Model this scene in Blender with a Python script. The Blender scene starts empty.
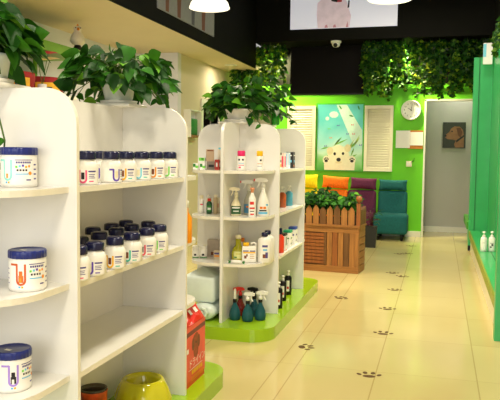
import bpy, bmesh, math, random
from mathutils import Matrix, Vector
from math import sin, cos, pi, radians, sqrt

SC = bpy.context.scene
COL = SC.collection

# ------------------------------------------------------------------ materials
def lin(c):
    return tuple(((v/255)/12.92 if v/255 <= .04045 else ((v/255+.055)/1.055)**2.4) for v in c) + (1,)

MATS = {}
def mat(name, rgb, rough=.5, metal=0, var=.06, scale=30, trans=0, coat=0, emit=0, alpha=1, spec=.5, bump=0, ior=1.45, stretch=None):
    if name in MATS: return MATS[name]
    m = bpy.data.materials.new(name); m.use_nodes = True
    nt = m.node_tree; b = nt.nodes['Principled BSDF']
    tc = nt.nodes.new('ShaderNodeTexCoord'); nz = nt.nodes.new('ShaderNodeTexNoise')
    nz.inputs['Scale'].default_value = scale; nz.inputs['Detail'].default_value = 4
    src = tc.outputs['Object']
    if stretch:
        mp = nt.nodes.new('ShaderNodeMapping'); mp.inputs['Scale'].default_value = stretch
        nt.links.new(src, mp.inputs['Vector']); src = mp.outputs['Vector']
    nt.links.new(src, nz.inputs['Vector'])
    rp = nt.nodes.new('ShaderNodeValToRGB')
    c = lin(rgb)
    rp.color_ramp.elements[0].position = .3; rp.color_ramp.elements[1].position = .7
    rp.color_ramp.elements[0].color = tuple(max(0, v*(1-var)) for v in c[:3]) + (1,)
    rp.color_ramp.elements[1].color = tuple(min(1, v*(1+var)) for v in c[:3]) + (1,)
    nt.links.new(nz.outputs['Fac'], rp.inputs['Fac']); nt.links.new(rp.outputs['Color'], b.inputs['Base Color'])
    b.inputs['Roughness'].default_value = rough; b.inputs['Metallic'].default_value = metal
    b.inputs['Transmission Weight'].default_value = trans; b.inputs['Coat Weight'].default_value = coat
    b.inputs['Specular IOR Level'].default_value = spec; b.inputs['IOR'].default_value = ior
    b.inputs['Alpha'].default_value = alpha
    if emit:
        nt.links.new(rp.outputs['Color'], b.inputs['Emission Color']); b.inputs['Emission Strength'].default_value = emit
    if bump:
        bp = nt.nodes.new('ShaderNodeBump'); bp.inputs['Strength'].default_value = bump; bp.inputs['Distance'].default_value = .01
        nt.links.new(nz.outputs['Fac'], bp.inputs['Height']); nt.links.new(bp.outputs['Normal'], b.inputs['Normal'])
    MATS[name] = m
    return m

def floor_material():
    m = bpy.data.materials.new('cream_tile'); m.use_nodes = True
    nt = m.node_tree; N = nt.nodes; L = nt.links; b = N['Principled BSDF']
    tc = N.new('ShaderNodeTexCoord'); sp = N.new('ShaderNodeSeparateXYZ'); L.new(tc.outputs['Object'], sp.inputs[0])
    def M(op, a, bb=None, c=None):
        n = N.new('ShaderNodeMath'); n.operation = op
        for i, v in enumerate((a, bb, c)):
            if v is None: continue
            if isinstance(v, (int, float)): n.inputs[i].default_value = v
            else: L.new(v, n.inputs[i])
        return n.outputs[0]
    g = None
    for x in (-2.52, -1.98, -1.43, -.885, -.775, -.315, .237, .78):
        t = M('LESS_THAN', M('ABSOLUTE', M('SUBTRACT', sp.outputs['X'], x)), .0035)
        g = t if g is None else M('MAXIMUM', g, t)
    my = M('MODULO', M('ADD', sp.outputs['Y'], 7.5-3.89-.0035+1.5), .75)
    t = M('LESS_THAN', my, .006)
    g2 = M('MULTIPLY', t, .3)
    g1 = M('MULTIPLY', g, .48)
    g = M('MAXIMUM', g1, g2)
    nz = N.new('ShaderNodeTexNoise'); nz.inputs['Scale'].default_value = 1.6; nz.inputs['Detail'].default_value = 5
    L.new(tc.outputs['Object'], nz.inputs['Vector'])
    cell = N.new('ShaderNodeCombineXYZ')
    L.new(M('FLOOR', M('DIVIDE', M('ADD', sp.outputs['X'], .315), .552)), cell.inputs[0])
    L.new(M('FLOOR', M('DIVIDE', M('ADD', sp.outputs['Y'], 7.5-3.89), .75)), cell.inputs[1])
    wn = N.new('ShaderNodeTexWhiteNoise'); L.new(cell.outputs[0], wn.inputs['Vector'])
    fac = M('ADD', M('MULTIPLY', nz.outputs['Fac'], .6), M('MULTIPLY', wn.outputs['Value'], .4))
    rp = N.new('ShaderNodeValToRGB'); L.new(fac, rp.inputs['Fac'])
    rp.color_ramp.elements[0].position = .2; rp.color_ramp.elements[1].position = .8
    rp.color_ramp.elements[0].color = lin((196, 180, 120)); rp.color_ramp.elements[1].color = lin((208, 193, 134))
    mx = N.new('ShaderNodeMix'); mx.data_type = 'RGBA'
    L.new(g, mx.inputs['Factor']); L.new(rp.outputs['Color'], mx.inputs['A']); mx.inputs['B'].default_value = lin((150, 122, 70))
    L.new(mx.outputs['Result'], b.inputs['Base Color'])
    b.inputs['Roughness'].default_value = .13; b.inputs['Specular IOR Level'].default_value = .45
    return m

def glass_material():
    m = bpy.data.materials.new('window_glass'); m.use_nodes = True
    nt = m.node_tree; N = nt.nodes; L = nt.links; N.remove(N['Principled BSDF'])
    t = N.new('ShaderNodeBsdfTransparent'); t.inputs[0].default_value = (.8, .93, .88, 1)
    g = N.new('ShaderNodeBsdfGlossy'); g.inputs['Roughness'].default_value = .03
    f = N.new('ShaderNodeFresnel'); f.inputs[0].default_value = 1.5
    mx = N.new('ShaderNodeMixShader')
    L.new(f.outputs[0], mx.inputs[0]); L.new(t.outputs[0], mx.inputs[1]); L.new(g.outputs[0], mx.inputs[2])
    L.new(mx.outputs[0], N['Material Output'].inputs[0])
    return m

def poster_material():
    # printed sky-to-meadow picture, vertical ramp in the poster's own coordinates
    m = bpy.data.materials.new('meadow_print'); m.use_nodes = True
    nt = m.node_tree; N = nt.nodes; L = nt.links; b = N['Principled BSDF']
    tc = N.new('ShaderNodeTexCoord'); sp = N.new('ShaderNodeSeparateXYZ'); L.new(tc.outputs['Object'], sp.inputs[0])
    nz = N.new('ShaderNodeTexNoise'); nz.inputs['Scale'].default_value = 3.5; L.new(tc.outputs['Object'], nz.inputs['Vector'])
    a = N.new('ShaderNodeMath'); a.operation = 'MULTIPLY_ADD'; L.new(nz.outputs['Fac'], a.inputs[0]); a.inputs[1].default_value = .5
    L.new(sp.outputs['Z'], a.inputs[2])
    rp = N.new('ShaderNodeValToRGB'); L.new(a.outputs[0], rp.inputs['Fac'])
    e = rp.color_ramp.elements
    e[0].position = .22; e[0].color = lin((60, 150, 50)); e[1].position = 1.22 if False else 1.0; e[1].color = lin((90, 190, 195))
    for p, c in ((.36, (130, 195, 110)), (.52, (195, 228, 205)), (.72, (150, 215, 215))):
        x = e.new(p); x.color = lin(c)
    L.new(rp.outputs['Color'], b.inputs['Base Color']); b.inputs['Roughness'].default_value = .4
    return m

WHITE = mat('white_laminate', (232, 231, 226), .22, var=.015, scale=4, coat=.3)
EDGE = mat('cream_edge_band', (236, 231, 216), .4, var=.03)
LIME = mat('lime_lacquer', (150, 192, 18), .2, var=.03, scale=3, coat=.4)
BLACKW = mat('black_paint', (17, 17, 12), .7, var=.15, scale=3, spec=.12)
CREAMC = mat('cream_plaster', (214, 200, 166), .8, var=.03, scale=2)
WALLW = mat('white_plaster', (220, 219, 226), .8, var=.03, scale=2)
GREENW = mat('green_paint', (106, 202, 28), .55, var=.04, scale=2)
GREENP = mat('green_partition_paint', (54, 172, 96), .35, var=.06, scale=6, coat=.2)
GREYW = mat('grey_plaster', (186, 182, 176), .8, var=.03, scale=2)
TRIMW = mat('white_trim', (232, 228, 215), .4, var=.02)
NAVY = mat('navy_plastic', (28, 42, 118), .28, var=.08)
NAVYD = mat('dark_navy_plastic', (18, 22, 62), .25, var=.08)
PLW = mat('white_plastic', (240, 238, 230), .3, var=.015)
PLC = mat('cream_plastic', (236, 226, 190), .3, var=.02)
PAPER = mat('label_paper', (244, 242, 236), .5, var=.01)
INK = mat('ink_violet', (82, 74, 140), .5, var=.1)
INKB = mat('ink_black', (35, 32, 34), .5, var=.1)
SKYB = mat('ink_sky_blue', (110, 190, 230), .5)
UCOL = {k: mat('print_'+k, v, .5) for k, v in dict(
    cyan=(150, 226, 216), orange=(206, 92, 36), lilac=(170, 140, 225), pink=(232, 88, 130), purple=(96, 70, 175),
    yellow=(238, 178, 22), teal=(50, 190, 165), red=(220, 55, 80), green=(120, 215, 80), amber=(238, 150, 30), sky=(120, 205, 225)).items()}
RED = mat('print_scarlet', (214, 40, 34), .4)
BROWN = mat('print_brown', (120, 66, 36), .5, var=.25, scale=60)
BLACKP = mat('black_plastic', (18, 16, 16), .3, var=.1, spec=.3)
GREENK = mat('print_leaf_green', (50, 130, 50), .5)
LEAF = [mat('leaf_dark', (24, 66, 16), .5, var=.35, scale=14, spec=.22), mat('leaf_mid', (46, 104, 24), .45, var=.3, scale=14, spec=.22), mat('leaf_light', (96, 156, 40), .45, var=.25, scale=14, spec=.22)]
IVY = [mat('ivy_dark', (16, 48, 14), .4, var=.35, scale=14, spec=.22), mat('ivy_mid', (34, 82, 20), .5, var=.3, scale=14, spec=.22), mat('ivy_light', (90, 130, 32), .5, var=.25, scale=14, spec=.22)]
def translucent(m, col, f):
    # thin leaves let light through
    nt = m.node_tree; N = nt.nodes; t = N.new('ShaderNodeBsdfTranslucent'); t.inputs[0].default_value = lin(col)
    mx = N.new('ShaderNodeMixShader'); mx.inputs[0].default_value = f
    nt.links.new(N['Principled BSDF'].outputs[0], mx.inputs[1]); nt.links.new(t.outputs[0], mx.inputs[2]); nt.links.new(mx.outputs[0], N['Material Output'].inputs[0])
for m_, c_ in zip(IVY, ((60, 110, 20), (110, 150, 24), (190, 200, 50))): translucent(m_, c_, .42)
for m_, c_ in zip(LEAF, ((50, 110, 20), (90, 150, 30), (150, 190, 50))): translucent(m_, c_, .15)
STEM = mat('stem_green', (74, 104, 40), .5)
WOOD = mat('pine_wood', (150, 100, 48), .5, var=.25, scale=7, stretch=(6, 6, .6))
WOODH = mat('pine_wood_across', (148, 98, 46), .5, var=.25, scale=7, stretch=(.6, 6, 8))
WOODD = mat('brown_wood', (104, 68, 32), .5, var=.25, scale=7, stretch=(6, 6, .6))
WOODR = mat('red_brown_wood', (138, 80, 36), .45, var=.2, scale=7, stretch=(6, 6, .6))
GLASSB = mat('tinted_teal_plastic', (38, 98, 106), .12, var=.05, trans=.3, ior=1.3)

# ------------------------------------------------------------------ mesh builder
class MB:
    def __init__(s): s.v = []; s.f = []; s.mi = []; s.sm = []; s.mats = []; s.M = Matrix()
    def idx(s, m):
        if m not in s.mats: s.mats.append(m)
        return s.mats.index(m)
    def add(s, vs, fs, m, smooth=False):
        o = len(s.v); i = s.idx(m)
        s.v += [tuple(s.M @ Vector(p)) for p in vs]
        for f in fs: s.f.append(tuple(o+k for k in f)); s.mi.append(i); s.sm.append(smooth)
        return s
    def box(s, x0, x1, y0, y1, z0, z1, m):
        v = [(x, y, z) for z in (z0, z1) for y in (y0, y1) for x in (x0, x1)]
        return s.add(v, [(0, 2, 3, 1), (4, 5, 7, 6), (0, 1, 5, 4), (2, 6, 7, 3), (0, 4, 6, 2), (1, 3, 7, 5)], m)
    def rbox(s, x0, x1, y0, y1, z0, z1, r, m, seg=3):
        bm = bmesh.new(); bmesh.ops.create_cube(bm, size=1)
        for v in bm.verts: v.co = ((x0+x1)/2+v.co.x*(x1-x0), (y0+y1)/2+v.co.y*(y1-y0), (z0+z1)/2+v.co.z*(z1-z0))
        bmesh.ops.bevel(bm, geom=list(bm.edges), offset=r, segments=seg, affect='EDGES', profile=.5)
        bm.verts.index_update()
        s.add([v.co[:] for v in bm.verts], [[v.index for v in f.verts] for f in bm.faces], m, True); bm.free(); return s
    def lathe(s, prof, m, n=24, c=(0, 0, 0), sx=1, sy=1, rib=0, ribn=0, smooth=True):
        vs = []; fs = []
        for r, z in prof:
            for k in range(n):
                a = 2*pi*k/n; rr = r*(1+(rib*cos(a*ribn) if ribn else 0))
                vs.append((c[0]+rr*cos(a)*sx, c[1]+rr*sin(a)*sy, c[2]+z))
        for i in range(len(prof)-1):
            for k in range(n):
                k2 = (k+1) % n; fs.append((i*n+k, i*n+k2, (i+1)*n+k2, (i+1)*n+k))
        fs.append(tuple(range(n-1, -1, -1))); fs.append(tuple((len(prof)-1)*n+k for k in range(n)))
        return s.add(vs, fs, m, smooth)
    def tube(s, pts, r, m, n=8, r2=None):
        pts = [Vector(p) for p in pts]; vs = []; fs = []
        for i, p in enumerate(pts):
            d = (pts[min(i+1, len(pts)-1)]-pts[max(i-1, 0)]).normalized()
            a = d.orthogonal().normalized(); b = d.cross(a)
            if i and False: pass
            rr = r if r2 is None else r+(r2-r)*i/(len(pts)-1)
            ref = Vector((0, 0, 1)) if abs(d.z) < .9 else Vector((1, 0, 0))
            a = d.cross(ref).normalized(); b = d.cross(a)
            for k in range(n):
                t = 2*pi*k/n; vs.append(p+a*rr*cos(t)+b*rr*sin(t))
        for i in range(len(pts)-1):
            for k in range(n):
                k2 = (k+1) % n; fs.append((i*n+k, i*n+k2, (i+1)*n+k2, (i+1)*n+k))
        fs.append(tuple(range(n-1, -1, -1))); fs.append(tuple((len(pts)-1)*n+k for k in range(n)))
        return s.add(vs, fs, m, True)
    def prism(s, out, axis, a, b, m, me=None):
        # outline (2D, CCW) extruded along axis 'x','y','z' from a to b; me = material of the rim
        def P(p, t): return {'z': (p[0], p[1], t), 'y': (p[0], t, p[1]), 'x': (t, p[0], p[1])}[axis]
        n = len(out); vs = [P(p, a) for p in out]+[P(p, b) for p in out]
        s.add(vs, [tuple(range(n))[::-1], tuple(range(n, 2*n))], m)
        return s.add(vs, [(k, (k+1) % n, n+(k+1) % n, n+k) for k in range(n)], me or m)
    def poly(s, pts, m): return s.add(pts, [tuple(range(len(pts)))], m)
    def leaf(s, p, d, nrm, ln, w, m, droop=.25, fold=.18):
        d = Vector(d).normalized(); nrm = Vector(nrm); sd = d.cross(nrm)
        if sd.length < 1e-3: sd = d.orthogonal()
        sd.normalize(); nn = sd.cross(d)
        rows = ((0, .15), (.08, .62), (.2, .92), (.38, 1.0), (.58, .84), (.8, .45), (1, 0.02)); vs = []; fs = []
        for t, h in rows:
            c = Vector(p)+d*(ln*t)-nn*(ln*droop*t*t)
            vs += [c-sd*(w*.5*h)+nn*(w*fold*h), c, c+sd*(w*.5*h)+nn*(w*fold*h)]
        for i in range(6):
            o = i*3; fs += [(o, o+1, o+4, o+3), (o+1, o+2, o+5, o+4)]
        return s.add(vs, fs, m, True)
    def small_leaf(s, p, d, nrm, ln, w, m):
        d = Vector(d).normalized(); sd = d.cross(Vector(nrm))
        if sd.length < 1e-3: sd = d.orthogonal()
        sd.normalize(); nn = sd.cross(d); p = Vector(p)
        vs = [p, p+d*ln*.35-sd*w*.5+nn*w*.15, p+d*ln, p+d*ln*.35+sd*w*.5+nn*w*.15, p+d*ln*.4]
        return s.add(vs, [(0, 4, 1), (1, 4, 2), (2, 4, 3), (3, 4, 0)], m, True)
    def pillow(s, w, h, t, m, c=(0, 0, 0)):
        n = 12; vs = []; fs = []
        for sg in (1, -1):
            for j in range(n+1):
                for i in range(n+1):
                    u = -1+2*i/n; v = -1+2*j/n
                    th = ((1-u**4)*(1-v**4))**.5 if abs(u) < 1 and abs(v) < 1 else 0
                    x = u*w/2*(1-.06*(1-v*v)); z = v*h/2*(1-.09*(1-u*u))
                    vs.append((c[0]+x, c[1]+sg*t/2*th, c[2]+z))
        q = (n+1)**2
        for j in range(n):
            for i in range(n):
                a = j*(n+1)+i
                fs.append((a+1, a, a+n+1, a+n+2)); fs.append((q+a, q+a+1, q+a+n+2, q+a+n+1))
        return s.add(vs, fs, m, True)
    def text(s, body, size, P, m):
        # P maps (u, v) to a 3D point; default Blender font, filled
        cu = bpy.data.curves.new('tmp', 'FONT'); cu.body = body; cu.size = size; cu.align_x = 'CENTER'; cu.align_y = 'CENTER'
        ob = bpy.data.objects.new('tmp', cu); COL.objects.link(ob)
        dg = bpy.context.evaluated_depsgraph_get(); ev = ob.evaluated_get(dg); me = ev.to_mesh()
        vs = [P(v.co.x, v.co.y) for v in me.vertices]; fs = [tuple(p.vertices) for p in me.polygons]
        ev.to_mesh_clear(); bpy.data.objects.remove(ob); bpy.data.curves.remove(cu)
        if fs: s.add(vs, fs, m)
        return s
    def build(s, name, parent=None, loc=(0, 0, 0), rotz=0):
        me = bpy.data.meshes.new(name); me.from_pydata(s.v, [], s.f)
        for m in s.mats: me.materials.append(m)
        me.polygons.foreach_set('material_index', s.mi); me.polygons.foreach_set('use_smooth', s.sm)
        me.update()
        o = bpy.data.objects.new(name, me); COL.objects.link(o)
        o.location = loc; o.rotation_euler = (0, 0, rotz)
        if parent is not None: o.parent = parent
        return o

def tag(o, label, cat, group=None):
    o['label'] = label; o['category'] = cat
    if group: o['group'] = group
    return o
def thing(name, label, cat, loc=(0, 0, 0), rotz=0, group=None):
    o = bpy.data.objects.new(name, None); COL.objects.link(o); o.empty_display_size = .05
    o.location = loc; o.rotation_euler = (0, 0, rotz)
    return tag(o, label, cat, group)
def struct(name, mb):
    o = mb.build(name); o['kind'] = 'structure'; return o
def copy_thing(src, loc, rotz, label, group=None):
    c = src.copy(); COL.objects.link(c); c.location = loc; c.rotation_euler = (0, 0, rotz)
    tag(c, label, src['category'], group or src.get('group'))
    for ch in list(src.children):
        d = ch.copy(); COL.objects.link(d); d.parent = c
        for g in list(ch.children):
            e = g.copy(); COL.objects.link(e); e.parent = d
    return c
def ring(cx, cy, rx, ry, n=24, a0=0, a1=2*pi):
    return [(cx+rx*cos(a0+(a1-a0)*k/n), cy+ry*sin(a0+(a1-a0)*k/n)) for k in range(n)]

# ------------------------------------------------------------------ the setting
mb = MB(); mb.box(-4.6, 3.0, -2.5, 12.2, -.1, 0, floor_material()); struct('floor', mb)
mb = MB(); mb.box(-4.6, 3.0, -2.5, 12.2, 3.6, 3.7, BLACKW); struct('ceiling', mb)
# lowered cream ceiling on the left with its black front
mb = MB(); mb.box(-3.95, -2.70, -2.5, 10.6, 2.5, 2.56, CREAMC); struct('ceiling.001', mb)
mb = MB(); mb.box(-2.70, -2.68, -2.5, 9.9, 2.5, 3.6, BLACKW); struct('wall_left_upper', mb)
mb = MB(); mb.box(-2.70, 3.0, 9.9, 10.6, 2.88, 3.6, BLACKW); struct('wall_back_upper', mb)
mb = MB(); mb.box(-4.0, -3.85, -2.5, 8.15, 0, 2.5, WALLW); struct('wall_left', mb)
mb = MB(); mb.box(-4.0, -3.23, 8.15, 8.27, 0, 2.5, WALLW); struct('wall_left_return', mb)
mb = MB(); mb.box(-3.35, -3.23, 8.27, 9.07, 0, 2.5, CREAMC).box(-3.35, -3.23, 9.80, 10.6, 0, 2.5, CREAMC).box(-3.35, -3.23, 9.07, 9.80, 1.93, 2.5, CREAMC)
struct('wall_left_far', mb)
mb = MB(); mb.box(-3.36, -3.205, 9.01, 9.07, 0, 1.99, TRIMW).box(-3.36, -3.205, 9.80, 9.86, 0, 1.99, TRIMW).box(-3.36, -3.205, 9.07, 9.80, 1.93, 1.99, TRIMW)
struct('trim_1', mb)
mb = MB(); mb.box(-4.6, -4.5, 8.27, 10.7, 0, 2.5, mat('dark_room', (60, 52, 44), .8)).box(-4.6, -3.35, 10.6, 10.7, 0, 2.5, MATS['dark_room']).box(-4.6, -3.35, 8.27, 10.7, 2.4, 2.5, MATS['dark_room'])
struct('wall_side_room', mb)
mb = MB(); mb.box(-3.35, -.24, 10.6, 10.72, 0, 2.88, GREENW).box(-.24, .47, 10.6, 10.72, 2.07, 2.88, GREENW).box(.47, 3.0, 10.6, 10.72, 0, 2.88, GREENW)
struct('wall_back', mb)
mb = MB(); mb.box(-3.23, .62, 10.57, 10.60, 2.30, 2.88, BLACKW); struct('trim_2', mb)           # black valance board under the beam
mb = MB(); mb.box(-3.23, .62, 10.56, 10.60, 2.235, 2.30, GREENW); struct('trim_3', mb)
mb = MB(); mb.box(-.24, -.215, 10.585, 10.73, 0, 2.07, TRIMW).box(.445, .47, 10.585, 10.73, 0, 2.07, TRIMW).box(-.24, .47, 10.585, 10.73, 2.05, 2.075, TRIMW)
struct('trim_4', mb)
mb = MB(); mb.box(-3.23, -.245, 10.58, 10.60, 0, .085, TRIMW); struct('baseboard_back', mb)
mb = MB(); mb.box(-1.3, 2.2, 11.44, 11.54, 0, 2.6, GREYW).box(-1.4, -1.3, 10.72, 11.54, 0, 2.6, GREYW).box(2.2, 2.3, 10.72, 11.54, 0, 2.6, GREYW); struct('wall_corridor', mb)
mb = MB(); mb.box(-1.4, 2.3, 10.72, 11.54, 2.6, 2.7, GREYW); struct('ceiling.002', mb)
mb = MB(); mb.box(-1.3, 2.2, 11.42, 11.44, 0, .085, TRIMW); struct('baseboard_corridor', mb)
# right hand partition: low plinth, ledge, posts, glazed side
mb = MB(); mb.box(.42, .62, 4.9, 9.3, 0, .232, mat('cream_panel', (228, 218, 196), .3, var=.02)); struct('wall_right_low', mb)
mb = MB(); mb.box(.41, .62, 4.9, 9.3, .235, .265, GREENP).box(.395, .41, 4.9, 9.3, .185, .265, mat('olive_edge', (140, 148, 34), .4))
mb.box(.53, .536, 4.92, 9.28, .265, .269, mat('ledge_groove', (26, 100, 50), .5)); struct('trim_5', mb)
mb = MB(); mb.box(.39, .70, 9.3, 9.42, .07, 2.5, GREENP).box(.455, .462, 9.29, 9.3, .27, 2.5, MATS['ledge_groove']).box(.39, .44, 9.31, 9.41, 0, .07, BLACKP); struct('wall_right_end', mb)
mb = MB(); mb.box(.62, .72, 8.0, 9.3, 0, 2.5, GREENP); struct('wall_right_far', mb)
mb = MB(); mb.box(.39, .50, 4.80, 4.90, 0, 2.5, GREENP).box(.62, .72, 4.8, 8.0, 0, .30, GREENP).box(.62, .72, 4.8, 8.0, 2.38, 2.5, GREENP)
for y in (4.8, 6.45): mb.box(.62, .72, y, y+.09, .30, 2.38, GREENP)
struct('trim_6', mb)
mb = MB(); mb.box(.665, .675, 4.89, 6.45, .30, 2.38, glass_material()).box(.665, .675, 6.54, 8.0, .30, 2.38, bpy.data.materials['window_glass']); struct('window_1', mb)
mb = MB(); mb.box(.66, .74, 4.8, 9.9, 2.5, 3.6, BLACKW); struct('wall_right_upper', mb)
mb = MB(); mb.box(2.1, 2.2, -2.5, 10.6, 0, 3.6, mat('pale_cream_plaster', (228, 214, 180), .7)); struct('wall_right', mb)
mb = MB(); mb.box(.37, .425, 9.42, 10.6, .27, .37, mat('green_bench_paint', (70, 150, 40), .4)).box(.425, .47, 9.42, 10.6, 0, .37, GREENP); struct('trim_7', mb)

# ------------------------------------------------------------------ gondola shelves
def rrect_corner(x0, x1, y0, y1, r, which):
    # rectangle with listed corners rounded; CCW from (x0,y0)
    pts = []
    cs = [((x0, y0), (x0+r, y0+r), pi, 'sw'), ((x1, y0), (x1-r, y0+r), 1.5*pi, 'se'), ((x1, y1), (x1-r, y1-r), 0, 'ne'), ((x0, y1), (x0+r, y1-r), .5*pi, 'nw')]
    for c, ctr, a, n in cs:
        if n in which: pts += [(ctr[0]+r*cos(a+k*pi/2/8), ctr[1]+r*sin(a+k*pi/2/8)) for k in range(9)]
        else: pts.append(c)
    return pts
def gondola(label, cx, ya, yb, half, zs, top):
    ext = .39; ym = (ya+yb)/2; L = (yb-ya)/2+ext; by = .085
    t = thing('gondola_shelf', label, 'shelf unit', (cx, ym, 0))
    h = (yb-ya)/2
    mb = MB(); mb.prism(rrect_corner(-half-.065, half+.065, -L-.12, L+.14, .17, ('sw', 'se', 'ne', 'nw')), 'z', 0, by, LIME); mb.build('base', t)
    mb = MB(); mb.prism(rrect_corner(-L, L, by, top, .09, ('ne', 'nw')), 'x', -.01, .01, WHITE, WHITE); mb.build('spine_panel', t)
    for sy in (-1, 1):
        for sx in (-1, 1):
            x0, x1 = (.0101, half) if sx > 0 else (-half, -.0101)
            mb = MB(); mb.prism(rrect_corner(x0, x1, by, top, .12, ('ne',) if sx > 0 else ('nw',)), 'y', sy*h-.009, sy*h+.009, WHITE, EDGE)
            mb.build('side_panel', t)
    for z in zs:
        for sx in (-1, 1):
            x0, x1 = (.0102, half-.012) if sx > 0 else (-half+.012, -.0102)
            mb = MB(); mb.prism(rrect_corner(x0, x1, -h+.0092, h-.0092, .01, ()), 'z', z-.02, z, WHITE, EDGE); mb.build('shelf', t)
            for sy in (-1, 1):
                y0, y1 = (h+.0092, h+ext-.02) if sy > 0 else (-h-ext+.02, -h-.0092)
                cn = {(1, 1): 'ne', (1, -1): 'se', (-1, 1): 'nw', (-1, -1): 'sw'}[(sx, sy)]
                xe = half-.03
                mb = MB(); mb.prism(rrect_corner(.0102 if sx > 0 else -xe, xe if sx > 0 else -.0102, y0, y1, .2, (cn,)), 'z', z-.02, z, WHITE, EDGE)
                mb.build('end_shelf', t)
    return t, mb
G1, _ = gondola('nearest white gondola shelf on a lime green base holding navy lidded jars', -1.475, 2.0, 3.0, .335, (.50, .81, 1.13), 1.455)
G2, _ = gondola('far white gondola shelf on a lime green base holding sprays and bottles', -1.41, 4.76, 5.71, .31, (.49, .81, 1.125), 1.455)
for y in (-.5, .47):
    mb = MB(); mb.rbox(-.1, .1, y-.1, y+.1, 1.4552, 1.469, .004, PLW); mb.build('pot_platform', G1)
for y in (-.475, .06):
    mb = MB(); mb.rbox(-.13, .13, y-.1, y+.1, 1.4552, 1.469, .004, PLW); mb.build('pot_platform', G2)
PLT = 1.4692

# ------------------------------------------------------------------ wrap-round labels on round jars
def cyl_map(r, th0, zoff):
    return lambda u, v: (r*cos(th0+u/r), r*sin(th0+u/r), zoff+v)
def ribbon(mb, P, pts, w, m, nsub=1):
    for (a, b) in zip(pts[:-1], pts[1:]):
        d = Vector((b[0]-a[0], b[1]-a[1])); n = max(1, int(d.length/.006)) if nsub else 1
        e = Vector((-d.y, d.x)).normalized()*w/2; dn = d.normalized()*w*.25
        for k in range(n):
            p = Vector(a)+d*(k/n)-(dn if k == 0 else Vector((0, 0))); q = Vector(a)+d*((k+1)/n)+(dn if k == n-1 else Vector((0, 0)))
            mb.poly([P(*(p-e)), P(*(q-e)), P(*(q+e)), P(*(p+e))], m)
def patch(mb, P, u0, u1, v0, v1, m):
    n = max(1, int(abs(u1-u0)/.006))
    for k in range(n):
        a = u0+(u1-u0)*k/n; b = u0+(u1-u0)*(k+1)/n
        mb.poly([P(a, v0), P(b, v0), P(b, v1), P(a, v1)], m)
def upath(x, w, v0, v1, tail):
    r = w/2; pts = [(x-r-tail, v1), (x-r, v1)] if tail else [(x-r, v1)]
    pts += [(x-r, v0+r)]+[(x-r*cos(a), v0+r-r*sin(a)) for a in [pi*k/8 for k in range(1, 8)]]+[(x+r, v0+r), (x+r, v1)]
    return pts
def face_cam(x, y, off=0): return math.atan2(-y, -x)+off

def small_jar(x, y, z, col, sub, label, group, off=0, k=1.2):
    R, H = .034*k, .0735*k
    t = thing('supplement_jar', label, 'jar', (x, y, z), 0, group)
    mb = MB(); mb.lathe([(R*.9, 0), (R, .004), (R, H*.66), (R*.96, H*.78), (R*.82, H*.9), (R*.66, H*.97), (R*.66, H*1.05)], PLW, 28); mb.build('body', t)
    mb = MB(); mb.lathe([(R*.78, H*1.0), (R*.80, H*1.02), (R*.80, H*1.24), (R*.74, H*1.31), (R*.5, H*1.345), (R*.1, H*1.35)], NAVYD, 40, rib=.015, ribn=20); mb.build('lid', t)
    mb = MB(); th = face_cam(x, y, off); P = cyl_map(R+.0004, th, 0); Q = cyl_map(R+.0008, th, 0)
    patch(mb, P, -.050*k, .040*k, .007, H*.62, PAPER)
    ribbon(mb, Q, upath(-.008*k, .020*k, .008, H*.56, .012*k), .0056*k, UCOL[col])
    patch(mb, Q, -.013*k, -.003*k, .016*k, .036*k, sub)
    patch(mb, Q, .008*k, .032*k, H*.50, H*.56, INK)
    for q, wd in enumerate((.020, .018, .021)): patch(mb, Q, .009*k, (.009+wd)*k, (.029-q*.005)*k, (.031-q*.005)*k, INK)
    patch(mb, Q, .010*k, .024*k, .010, .014, UCOL['teal' if col in ('yellow', 'cyan', 'sky') else col])
    mb.build('label_wrap', t)
    return t
GM = 'white supplement jars on the middle bay shelf of the nearest gondola'
Z2 = .8102
mid = [  # x, y, colour, picture, label
 (-1.191, 2.202, 'purple', PLC, 'white jar with purple U print, front row of middle bay shelf, nearest full one'),
 (-1.188, 2.353, 'yellow', BROWN, 'white jar with yellow U print, second whole jar in front row of middle shelf'),
 (-1.190, 2.505, 'teal', BROWN, 'white jar with turquoise U print, third whole jar in front row of middle shelf'),
 (-1.199, 2.668, 'red', INKB, 'white jar with red U print, fourth whole jar in front row of middle shelf'),
 (-1.205, 2.811, 'green', PLC, 'white jar with bright green U print, far end of front row, middle shelf'),
 (-1.309, 2.307, 'purple', PLC, 'navy lidded jar in second row of middle shelf, half behind the panel edge'),
 (-1.317, 2.472, 'yellow', BROWN, 'navy lidded jar in second row, between the purple and yellow front jars'),
 (-1.317, 2.622, 'teal', BROWN, 'navy lidded jar in second row, behind the yellow front jar of middle shelf'),
 (-1.325, 2.786, 'red', INKB, 'navy lidded jar in second row, behind the turquoise front jar of middle shelf'),
 (-1.309, 2.929, 'green', PLC, 'navy lidded jar in second row, behind the red front jar, nearest the far panel'),
 (-1.422, 2.614, 'yellow', BROWN, 'leftmost navy lidded jar in the back row of the middle bay shelf'),
 (-1.422, 2.783, 'teal', BROWN, 'middle navy lidded jar in the back row of the middle bay shelf'),
 (-1.422, 2.93, 'red', INKB, 'rightmost navy lidded jar in the back row of the middle bay shelf'),
 (-1.195, 2.092, 'pink', BROWN, 'nearest jar of middle bay shelf, cut off by the white side panel')]
for x, y, c, s, l in mid: small_jar(x+.02, y-.035, Z2, c, s, l, GM, off=-.25)
GT = 'white supplement jars on the top bay shelf of the nearest gondola'
Z1 = 1.1302
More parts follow.
